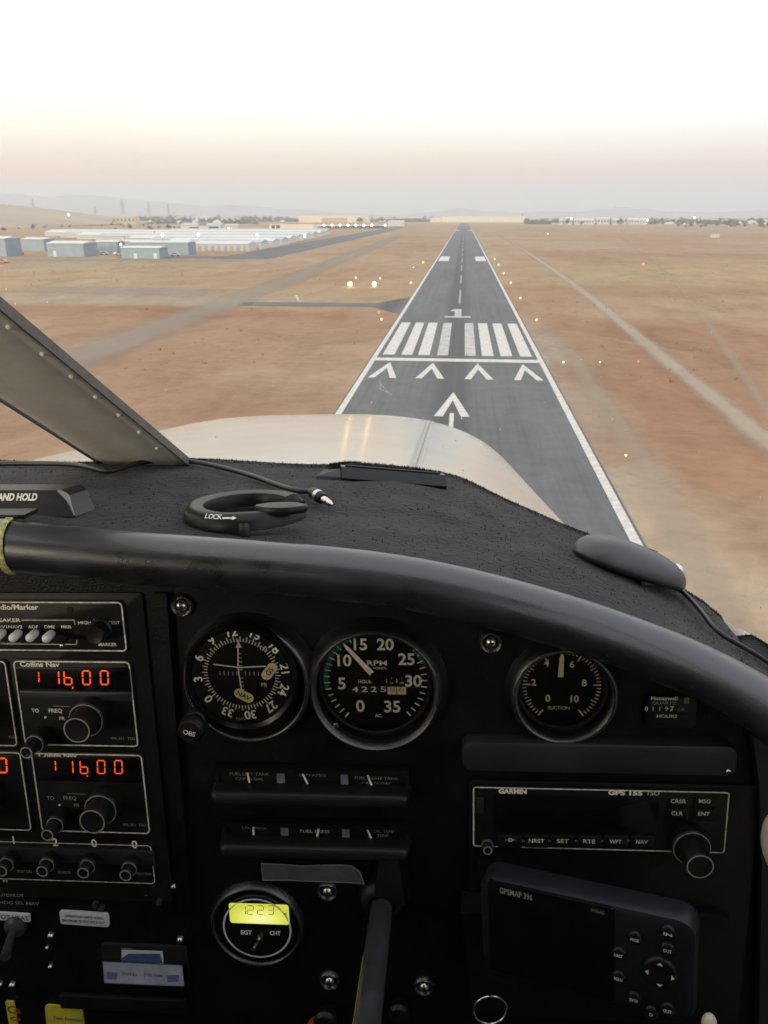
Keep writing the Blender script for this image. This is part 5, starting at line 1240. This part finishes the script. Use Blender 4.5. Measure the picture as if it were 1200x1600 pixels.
def knob(t, px, py, rbig, rsmall, y0, l1, l2, mt='black_satin', ring=None, nm='tuning_knob', dz=0, kn=.02):
    """two concentric knobs whose front centre is seen at (px, py)"""
    yfr = y0-l1-l2; x, z = Q(px, py, yfr); b = MB()
    b.lathe(x, z, [(rbig*.86, y0+.001), (rbig*.9, y0-.001), (rbig, y0-.002), (rbig, y0-l1+.001), (rbig-.001, y0-l1), (rsmall*.8, y0-l1)], mt, 40, knurl=kn); k_ = b.build(nm, t, sharp=40)
    c = MB(); c.lathe(x, z, [(rsmall, y0-l1+.001), (rsmall, yfr+.001), (rsmall-.0008, yfr), (rsmall*.72, yfr+.0002), (.0001, yfr+.0004)], mt, 36, knurl=kn); s_ = c.build('inner_knob', k_, sharp=40)
    if ring:
        c = MB(); c.ring(x, z, rbig-.0010, rbig-.0004, y0-l1-.0002, ring); c.build('edge_ring', k_)
        # thin bright rim on the small knob
        vs = s_.data
        c = MB(); c.ring(x, z, rsmall-.0011, rsmall-.0003, yfr-.0002, ring); c.build('edge_ring', k_)
    return x, z
knob(t, 1094, 1354, .0115, .0080, ya, .009, .016, ring='ivory_dim')
knob(t, 762, 1329, .0040, .0032, ya, .003, .005, ring='ivory_dim', nm='volume_knob')
b = MB(); xa, za = Q(744, 1270, y1); xb, zb_ = Q(756, 1246, y1); b.plate(xa, xb, za, zb_, y1-.001, ya, 'dark_grey', r=.0005, bev=.0003); b.build('card_door', t)
b = MB(); p_ = [Q(744, 1342), Q(1135, 1425), Q(1135, 1445), Q(744, 1362)]; b.loft([[(x, y, z) for x, z in p_] for y in (Y0-.006, Y0)], 'black_satin'); b.build('sloping_shelf', t_pan)
# rear bracket dots
# portable unit, turned towards the pilot
Ya, Yb = .405, .366
TL, TR_ = P(746, 1358, Ya), P(1092, 1434, Yb); BL = P(740, 1508, Ya)
ex = (TR_-TL); Wd = ex.length; ex.normalize(); ez_ = (TL-BL); Hd = ez_.length; ez_ = (ez_-ex*ez_.dot(ex)).normalized(); ey = ez_.cross(ex)
Hd *= 1.03
Mp = Matrix(((ex.x, ey.x, ez_.x, TL.x), (ex.y, ey.y, ez_.y, TL.y), (ex.z, ey.z, ez_.z, TL.z), (0, 0, 0, 1)))
fy = -1 if ey.y > 0 else 1            # local -y faces the cabin
t = thing('portable_navigator', 'dark portable map unit with blank screen, buttons and round rocker pad', 'navigator', TL)
b = MB(); b.M = Mp
def sl(u0, u1, v0, v1, y0_, y1_, mt, r, bev, bb=b): bb.plate(u0, u1, v0, v1, y0_, y1_, mt, r, bev, 8)
sl(0, Wd, -Hd, -.004, 0, .016, 'bezel_grey', .010, .005); b.build('case', t, sharp=40)
b = MB(); b.M = Mp; sl(Wd*.05, Wd*.645, -Hd*.955, -Hd*.085, -.0006, .002, 'black_gloss', .002, .0003, b); sc_ = b.build('screen', t)
b = MB(); b.M = Mp; b.text('GPSMAP 396', Wd*.19, -Hd*.145, .0052, -.0010, 'ivory_dim', bold=.02, width=Wd*.16); b.text('WAAS', Wd*.57, -Hd*.135, .0032, -.0010, 'ivory_dim', width=Wd*.06); b.build('lettering', sc_)
b = MB(); b.M = Mp; cxp, czp = Wd*.845, -Hd*.56
b.lathe(cxp, czp, [(.0095, .0005), (.0092, -.0012), (.0078, -.0022), (.0045, -.0018), (.0001, -.0014)], 'black_satin', 40)
for a in (0, 90, 180, 270): b.tick(cxp, czp, a, .0058, .0076, .0032, -.0026, 'label_white', .0002)
b.build('rocker_pad', t, sharp=60)
for u, v, st in ((.735, -.30, 'PAGE'), (.875, -.18, 'IN'), (.875, -.33, 'OUT'), (.665, -.48, 'NRST'), (.665, -.70, 'MENU'), (.735, -.86, 'ENTER'), (.88, -.88, 'QUIT'), (.81, -.95, 'D')):
    b = MB(); b.M = Mp; b.lathe(Wd*u, Hd*v, [(.0040, .0004), (.0038, -.0012), (.003, -.0018), (.0001, -.0020)], 'black_satin', 20); b.text(st, Wd*u, Hd*v-.0002, .0026, -.0023, 'label_white', bold=.02, width=.0044 if len(st) > 1 else None); b.build('button', t, sharp=60)
b = MB(); pm = P(735, 1440, .43); b.loft([[(pm.x-.006, y, pm.z+.010), (pm.x+.03, y, pm.z+.012), (pm.x+.03, y, pm.z-.045), (pm.x-.002, y, pm.z-.03)] for y in (.425, Y0)], 'black_satin'); b.build('mount_bracket', t)
# split ring and small bolts
cx, cz = Q(766, 1574, .42); b = MB(); b.tube([Vector((cx+.0105*math.cos(k*.3), .42-.003*math.sin(k*.15), cz+.0105*math.sin(k*.3))) for k in range(22)], .0007, 'steel', 8, cap=False); b.build('key_ring', origin=(cx, .42, cz), label='thin silver split ring hanging below the portable unit', category='ring')

# side: cream door edge at the far right
b = MB(); e1 = P(1200, 1318, .40); b.ball(e1+Vector((.008, 0, 0)), .0165, 'door_cream', 12, (.62, 1, 1.15)); b.build('armrest', origin=e1, label='cream rounded handle cut by the right edge, beside the GPS receiver', category='handle')
b = MB(); e1 = P(1108, 1600, .36); b.ball(e1, .004, 'door_cream', 8, (1, 1, 1.6)); b.build('cream_clip', origin=e1, label='small cream clip at the bottom edge right of the portable unit', category='clip')

# ================================================================== left: radio stack
SX = Y0-.002
x0, z1 = Q(-480, 925); x1_, z0 = Q(247, 1395)
b = MB(); b.plate(Q(-480, 930)[0], Q(222, 930)[0], Q(0, 1400)[1], Q(0, 926)[1], Y0-.0004, Y0+.001, 'unit_face', r=.002, bev=.0001); b.build('radio_tray', t_pan)
# vertical trim right of the stack
b = MB(); tr = [Q(243, 925), Q(262, 925), Q(300, 1420), Q(280, 1420)]; b.loft([[(x, y, z) for x, z in tr] for y in (Y0-.003, Y0)], 'panel_plastic'); b.build('stack_trim', t_pan)
def unit(name, label, tlx, tly, brx, bry, yv=SX, wd=.0009, left=None):
    x0, z1 = Q(tlx, tly, yv); x1, z0 = Q(brx, bry, yv)
    if left: x0 = x1-left
    t = thing(name, label, 'radio', ((x0+x1)/2, Y0, z0))
    b = MB(); b.plate(x0-.0008, x1+.0008, z0-.0008, z1+.0008, yv, Y0, 'unit_face', r=.003, bev=.0004); b.line_rect(x0, x1, z0, z1, yv-.0002, wd, 'ivory_worn', r=.003)
    return t, b, x0, x1, z0, z1
ys = SX-.0004
# audio panel
t, b, x0, x1, z0, z1 = unit('audio_selector', 'audio switch panel with white toggles, topmost unit of the radio stack', -300, 939, 199, 1018, left=.165)
TX(b, 'Audio/Marker', 22, 948.5, 8, ys, wpx=76, bold=.03); TX(b, 'SPEAKER', 9, 969, 5.5, ys, wpx=46)
b.seg(Q(34, 969, ys), Q(116, 969, ys), .0005, ys, 'ivory_worn'); b.seg(Q(116, 969, ys), Q(117, 976, ys), .0005, ys, 'ivory_worn'); b.seg(Q(4, 1006, ys), Q(120, 1007, ys), .0005, ys, 'ivory_worn'); b.seg(Q(120, 1007, ys), Q(120, 1000, ys), .0005, ys, 'ivory_worn')
b.seg(Q(0, 993, ys), Q(100, 994, ys), .0010, ys, 'void')
for st, px in (('NAV1', 0), ('NAV2', 24), ('ADF', 51.5), ('DME', 77.5), ('MKR', 103.5)): TX(b, st, px, 979.5, 5, ys, wpx=22 if len(st) > 3 else 16)
TX(b, 'PHONE', 17, 1005.5, 4.5, ys, 'ivory_dim', wpx=32); TX(b, 'HIGH', 132, 973, 5, ys, wpx=20); TX(b, 'LOW', 155, 968.5, 5, ys, wpx=17, rot=-6); TX(b, 'TEST', 178, 973, 5, ys, wpx=19); TX(b, 'MARKER', 168, 1007, 5, ys, wpx=28)
xx, zz = Q(109, 953.5, ys); b.disc(xx, zz, .0020, ys, 'void', 16); b.build('front_plate', t)
for i, (px, py) in enumerate(((-28, 997), (-6, 997), (19, 998), (45.5, 998), (71, 999))):
    b = MB(); e_ = Q(px, py, SX-.012); s_ = Q(px+5, py-9, SX); b.tube([Vector((s_[0], SX, s_[1])), Vector((e_[0]+.0006, SX-.006, e_[1]+.001)), Vector((e_[0], SX-.0115, e_[1])), Vector((e_[0]-.0003, SX-.013, e_[1]-.0004))], [.0012, .0026, .0027, .0016], 'white_paint', 12); b.build('toggle', t, sharp=60)
b = MB(); e_ = Q(97, 1008, SX-.014); s_ = Q(106, 993, SX); b.tube([Vector((s_[0], SX, s_[1])), Vector((e_[0], SX-.014, e_[1]))], [.0016, .0010], 'black_satin', 8); b.ball((e_[0], SX-.0145, e_[1]), .0013, 'steel', 6); b.build('toggle', t)
knob(t, 147, 993, .0072, .0058, SX, .004, .008, ring=None, nm='marker_knob')

def digits(t, st, pxs, py, y, hpx, mt='led_red', wd=None, nm='readout'):
    b = MB()
    for c, px in zip(st, pxs):
        cx, cz = Q(px, py, y); h = abs(Q(px, py+hpx, y)[1]-cz); seven(b, c, cx-(h*.22 if c == '1' else 0), cz, h*.52, h, h*.105 if wd is None else wd, y, mt)
    return b
# navigation receivers
t, b, x0, x1, z0, z1 = unit('navigation_receiver', 'navigation radio showing red 116.00, upper of the two on the right', 20, 1032, 217, 1167)
TX(b, 'Collins Nav', 62, 1038, 7.5, ys, wpx=62, bold=.03); TX(b, 'TO', 55, 1110.5, 6, ys, wpx=11); TX(b, 'FREQ', 86.5, 1111, 6, ys, wpx=21); b.seg(Q(83, 1103, ys), Q(110, 1104, ys), .0004, ys, 'ivory_dim'); TX(b, 'FR', 97, 1122.5, 5, ys, wpx=9)
TX(b, 'VIR-351  TSO', 192, 1154, 4, ys, 'ivory_dim', wpx=38, bold=0); b.build('front_plate', t)
b = MB(); xa, za = Q(30, 1080, ys); xb, zb_ = Q(202, 1044, ys); b.plate(xa, xb, za, zb_, ys-.0006, SX, 'black_gloss', r=.001, bev=.0003); b.build('display_window', t)
xa, za = Q(34, 1092, ys); xb, zb_ = Q(205, 1080, ys); b = MB(); b.plate(xa, xb, za, zb_, ys-.0018, SX, 'dark_grey', r=.001, bev=.0006); b.build('window_ledge', t)
b = digits(t, '1', [60], 1058, ys-.0008, 17); b2 = digits(t, '1600', [91, 106, 135, 163], 1059, ys-.0008, 21)
for q_ in (b2,): b.raw(q_.v, q_.f, 'led_red')
xx, zz = Q(113.5, 1074.5, ys-.0008); b.quad([(xx-.0004, ys-.0008, zz-.0008), (xx+.0004, ys-.0008, zz-.0008), (xx+.0006, ys-.0008, zz+.0008), (xx-.0002, ys-.0008, zz+.0008)], 'led_red'); b.build('readout', t)
knob(t, 120, 1141, .0112, .0084, SX, .012, .012, ring='ivory_dim')
knob(t, 41, 1176, .0062, .0042, SX, .012, .010, ring='ivory_dim', nm='volume_knob')
b = MB(); xx, zz = Q(71, 1121, ys); b.ball((xx, ys, zz), .0008, 'white_paint', 5); b.build('index_dot', t)
t, b, x0, x1, z0, z1 = unit('navigation_receiver', 'navigation radio showing red 116.00, lower of the two on the right', 48, 1176, 235, 1303)
TX(b, 'Collins Nav', 90, 1180.5, 7, ys, wpx=60, bold=.03); TX(b, 'TO', 79, 1247, 5.5, ys, 'ivory_dim', wpx=11); TX(b, 'FREQ', 109, 1247.5, 5.5, ys, 'ivory_dim', wpx=20); b.seg(Q(105, 1240, ys), Q(134, 1241, ys), .0004, ys, 'ivory_dim'); TX(b, 'FR', 120, 1258.5, 5, ys, 'ivory_dim', wpx=9); TX(b, 'VIR-351  TSO', 210, 1289, 4, ys, 'ivory_dim', wpx=36, bold=0); b.build('front_plate', t)
b = MB(); xa, za = Q(58, 1219, ys); xb, zb_ = Q(216, 1185, ys); b.plate(xa, xb, za, zb_, ys-.0006, SX, 'black_gloss', r=.001, bev=.0003); b.build('display_window', t)
b = digits(t, '1', [86], 1196.5, ys-.0008, 16, wd=.0008); b2 = digits(t, '1600', [113, 131, 158, 185], 1198.5, ys-.0008, 20, wd=.0008)
b.raw(b2.v, b2.f, 'led_red'); xx, zz = Q(136.5, 1212.5, ys-.0008); b.disc(xx, zz, .0005, ys-.0008, 'led_red', 8); b.build('readout', t)
knob(t, 144, 1284, .0108, .0084, SX, .012, .012, ring='ivory_dim')
knob(t, 74, 1305, .0060, .0042, SX, .012, .010, ring='ivory_dim', nm='volume_knob')
b = MB(); xx, zz = Q(93, 1258, ys); b.ball((xx, ys, zz), .0008, 'white_paint', 5); b.build('index_dot', t)
# communication receivers cut by the left edge
xl = .080
t, b, x0, x1, z0, z1 = unit('communication_receiver', 'radio cut by the left edge, upper of the two, only its right border visible', -160, 1031, 28, 1166, left=xl)
TX(b, 'TSO', 20, 1152, 4, ys, 'ivory_dim', wpx=14, bold=0); b.build('front_plate', t); knob(t, -70, 1138, .0112, .0084, SX, .012, .012, ring='ivory_dim')
t, b, x0, x1, z0, z1 = unit('communication_receiver', 'radio cut by the left edge, lower of the two, ending in a red digit', -130, 1172, 50, 1298, left=xl)
b.build('front_plate', t); b = digits(t, '00', [-22, 4], 1196, ys-.0008, 22, wd=.0012); b.build('readout', t); knob(t, -50, 1276, .0112, .0084, SX, .012, .012, ring='ivory_dim')
# transponder
t, b, x0, x1, z0, z1 = unit('transponder', 'transponder with white digits 1 2 0 0 and four small knobs, lowest radio', -180, 1309, 243, 1381, left=.165, wd=.0006)
for st, px, py in (('1', 21, 1312.5), ('2', 86, 1316), ('0', 147, 1317.5), ('0', 210, 1319.5)): TX(b, st, px, py, 12, ys, 'ivory', bold=.02)
for st, px in (('ADF', -10), ('STBY ON', 38), ('SENSOR', 100), ('FUNCTION', 225)): TX(b, st, px, 1361+px*.02, 4, ys, 'ivory_dim', wpx=22, bold=0)
b.build('front_plate', t)
b = MB(); xa, za = Q(-60, 1342, ys); xb, zb_ = Q(240, 1329, ys); b.plate(xa, xb, za, zb_, ys-.0012, SX, 'dark_grey', r=.001, bev=.0005); b.build('ledge', t)
for px, py in ((2, 1361), (66, 1361.5), (130, 1364), (196, 1368)): knob(t, px, py, .0055, .0042, SX, .009, .006, ring='ivory_dim', nm='code_knob')
# switch area lettering and labels
b = MB(); TX(b, 'AUTOPILOT', 15, 1399, 4.5, Y0-.0006, 'ivory_dim', wpx=44); TX(b, 'HDG SEL NAV', 30, 1411, 4.5, Y0-.0006, 'ivory_dim', wpx=62); TX(b, 'W', 8, 1376, 6, Y0-.0006, 'ivory_worn'); b.build('panel_lettering', t_pan)
b = MB(); xx, zz = Q(229, 1398); b.tick(xx, zz, 90, -.0012, .0014, .0008, Y0-.0006, 'led_dim', .0002); b.build('warning_arrow', t_pan)
def lab(name, label, px0, px1, py0, py1, mt, lines, ink='label_ink', r=.002, y=Y0-.0006, skew=0):
    x0, z1 = Q(px0, py0, y); x1, z0 = Q(px1, py1, y); b = MB(); a = R_(-skew); c = ((x0+x1)/2, (z0+z1)/2)
    b.M = Matrix.Translation((c[0], 0, c[1])) @ Matrix.Rotation(-a, 4, 'Y') @ Matrix.Translation((-c[0], 0, -c[1]))
    b.plate(x0, x1, z0, z1, y, Y0+.0008, mt, r=r, bev=.0001)
    for st, px, py, h, w_ in lines:
        xx, zz = Q(px, py, y-.0003); b.text(st, xx, zz, abs(Q(px, py+h, y)[1]-Q(px, py, y)[1])/.72, y-.0003, ink, bold=.02, width=abs(Q(px+w_, py, y)[0]-Q(px, py, y)[0]))
    return b.build(name, origin=(c[0], y, c[1]), label=label, category='label')
lab('warning_label', 'white rounded label with two lines of blue print', 92, 171, 1424, 1448, 'label_white', [('OPERATION LIMITS WARN', 131, 1433, 4, 60), ('MAXIMUM 28 VDC USE 5 CUT', 131, 1440, 4, 66)], skew=2)
lab('switch_label', 'off-white label reading PITOT HEAT above a toggle switch', -30, 47, 1425, 1440, 'label_white', [('PITOT HEAT', 16, 1433, 7, 58)], r=.0005, skew=2)
b = MB(); s_ = Q(25, 1446, Y0); e_ = Q(8, 1495, Y0-.030); b.lathe(s_[0], s_[1], [(.0075, Y0+.001), (.0075, Y0-.0025), (.0055, Y0-.004), (.0035, Y0-.005), (.0001, Y0-.005)], 'tube_metal', 16)
t = thing('toggle_switch', 'grey metal toggle switch below the PITOT HEAT label', 'switch', (s_[0], Y0, s_[1])); b.build('nut', t)
b = MB(); b.tube([Vector((s_[0], Y0-.004, s_[1])), Vector(((s_[0]+e_[0])/2, Y0-.017, (s_[1]+e_[1])/2)), Vector((e_[0], Y0-.030, e_[1]))], [.0022, .0029, .0034], 'tube_metal', 14); b.build('lever', t, sharp=60)
# card holder with papers
x0, z1 = Q(153, 1480, Y0-.004); x1, z0 = Q(294, 1543, Y0-.004)
t = thing('card_holder', 'clear card holder with folded papers below the radio stack', 'holder', (x0, Y0, z0))
b = MB(); b.plate(x0, x1, z0, z1, Y0-.0008, Y0+.001, 'void', r=.003, bev=.0003); b.line_rect(x0, x1, z0, z1, Y0-.0042, .0009, 'bezel_grey', r=.003); b.build('pocket_frame', t)
def rquad(bb, pp, y, mt): bb.quad([(*[Q(px, py, y)[0]], y, Q(px, py, y)[1]) for px, py in pp], mt)
b = MB(); rquad(b, [(160, 1502), (285, 1508), (288, 1541), (163, 1537)], Y0-.0030, 'paper')
TX(b, 'AVFD', 202, 1522, 5, Y0-.0033, 'paper_ink', wpx=24, rot=3); TX(b, '100 NM', 240, 1524, 5, Y0-.0033, 'paper_ink', wpx=26, rot=3); b.seg(Q(225, 1516, Y0-.0033), Q(226, 1530, Y0-.0033), .0003, Y0-.0033, 'paper_ink')
rquad(b, [(166, 1518), (184, 1520), (182, 1531), (168, 1530)], Y0-.0032, 'paper_ink'); rquad(b, [(260, 1524), (280, 1523), (279, 1534), (262, 1535)], Y0-.0032, 'paper_ink'); b.build('paper_card', t)
b = MB(); rquad(b, [(190, 1481), (254, 1486), (256, 1507), (190, 1504)], Y0-.0022, 'label_white'); rquad(b, [(188, 1499), (200, 1490), (250, 1490), (254, 1505), (190, 1505)], Y0-.0024, 'blue_ink'); b.build('blue_card', t)
b = MB(); b.seg(Q(160, 1502, Y0-.0046), Q(286, 1508, Y0-.0046), .0008, Y0-.0046, 'chrome_ring'); b.box(*sorted((Q(288, 1500)[0], Q(293, 1500)[0])), Y0-.0045, Y0, Q(0, 1543)[1], Q(0, 1490)[1], 'cup_plastic'); b.build('clear_lip', t)
# bottom plates and yellow tags
b = MB(); b.plate(Q(92, 1530)[0], Q(290, 1530)[0], Q(0, 1566)[1], Q(0, 1546)[1], Y0-.003, Y0, 'black_satin', r=.001, bev=.0005); b.build('lower_trim', t_pan)
lab('yellow_placard', 'yellow placard with dark handwriting at the bottom edge', 68, 136, 1571, 1640, 'yellow_label', [('Turn Extension', 107, 1592, 5, 50)], r=.003, skew=2)
lab('yellow_tag', 'narrow yellow tag with red scrawl in the bottom left corner', 8, 33, 1565, 1640, 'yellow_label', [('Ca', 22, 1578, 12, 20), ('cs', 24, 1592, 8, 16)], ink='red_ink', r=.0005)
# yellow strap round the roll
k0 = min(range(len(rp2)), key=lambda i: abs(rp2[i].x-P(8, 840, ROLL_Y).x)); c0 = rp2[k0]
b = MB(); rg = []
for i in range(17):
    a = R_(95-i*13.5); rg.append([c0+Vector((u+.0035*math.sin(R_(40+i*6)), -math.cos(a)*(ROLL_R+h), math.sin(a)*(ROLL_R+h))) for u, h in ((-.0022, .0006), (-.0018, .0015), (.0016, .0016), (.0022, .0006))])
b.loft(rg, 'yellow_strap'); b.build('yellow_strap', origin=c0, label='frayed yellow-green strap wrapped round the padded roll at the left', category='strap')
b = MB(); b.tube([c0+Vector((-.2, 0, 0)), c0+Vector((-.02, 0, 0)), c0+Vector((.0005, 0, 0))], [ROLL_R*1.02, ROLL_R*1.05, ROLL_R*1.05], 'roll_vinyl', 28); b.tube([c0+Vector((.0005, 0, 0)), c0+Vector((.0016, 0, 0))], [ROLL_R*1.055, ROLL_R*1.04], 'bezel_grey', 28); b.build('roll_sleeve', t_pan, sharp=70)
b = MB(); q_ = c0+Vector((0, .012, ROLL_R*1.02)); b.box(q_.x-.05, q_.x+.0085, q_.y-.006, q_.y+.010, q_.z-.001, q_.z+.0015, 'black_satin'); b.build('sleeve_tab', t_pan)
# knobs and fittings in the shadow low down
for px, py, mt, r, lb in ((512, 1575, 'black_satin', .008, 'black knob low in the shadow left of the shaft'), (625, 1562, 'black_satin', .007, 'small dark knob low in the shadow right of the shaft')):
    x, z = Q(px, py); b = MB(); b.lathe(x, z, [(.0001, Y0-.014), (r*.8, Y0-.0135), (r, Y0-.011), (r*.8, Y0-.004), (r*.5, Y0)], mt, 24); b.build('push_knob', origin=(x, Y0, z), label=lb, category='knob')
x, z = Q(497, 1592); b = MB(); b.lathe(x, z, [(.0001, Y0-.016), (.006, Y0-.015), (.0075, Y0-.011), (.006, Y0-.004), (.003, Y0)], 'red_ink', 24); b.build('push_knob', origin=(x, Y0, z), label='dim red knob at the bottom edge left of the shaft', category='knob')
for px, py in ((151, 1410), (160, 1416), (250, 1406)):
    x, z = Q(px, py); b = MB(); b.lathe(x, z, [(.0001, Y0-.004), (.0018, Y0-.0035), (.0020, Y0)], 'tube_metal', 10); b.build('small_fastener', t_pan)
# closing piece between the panel edge and the cabin side
b = MB(); b.box(RT[-1].x+.01, XR-.001, Y0-.02, .598, -.80, -.27, 'dark_grey'); b.build('side_closeout', t_pan)
for o in bpy.data.objects:
    if '_o' in o: del o['_o']
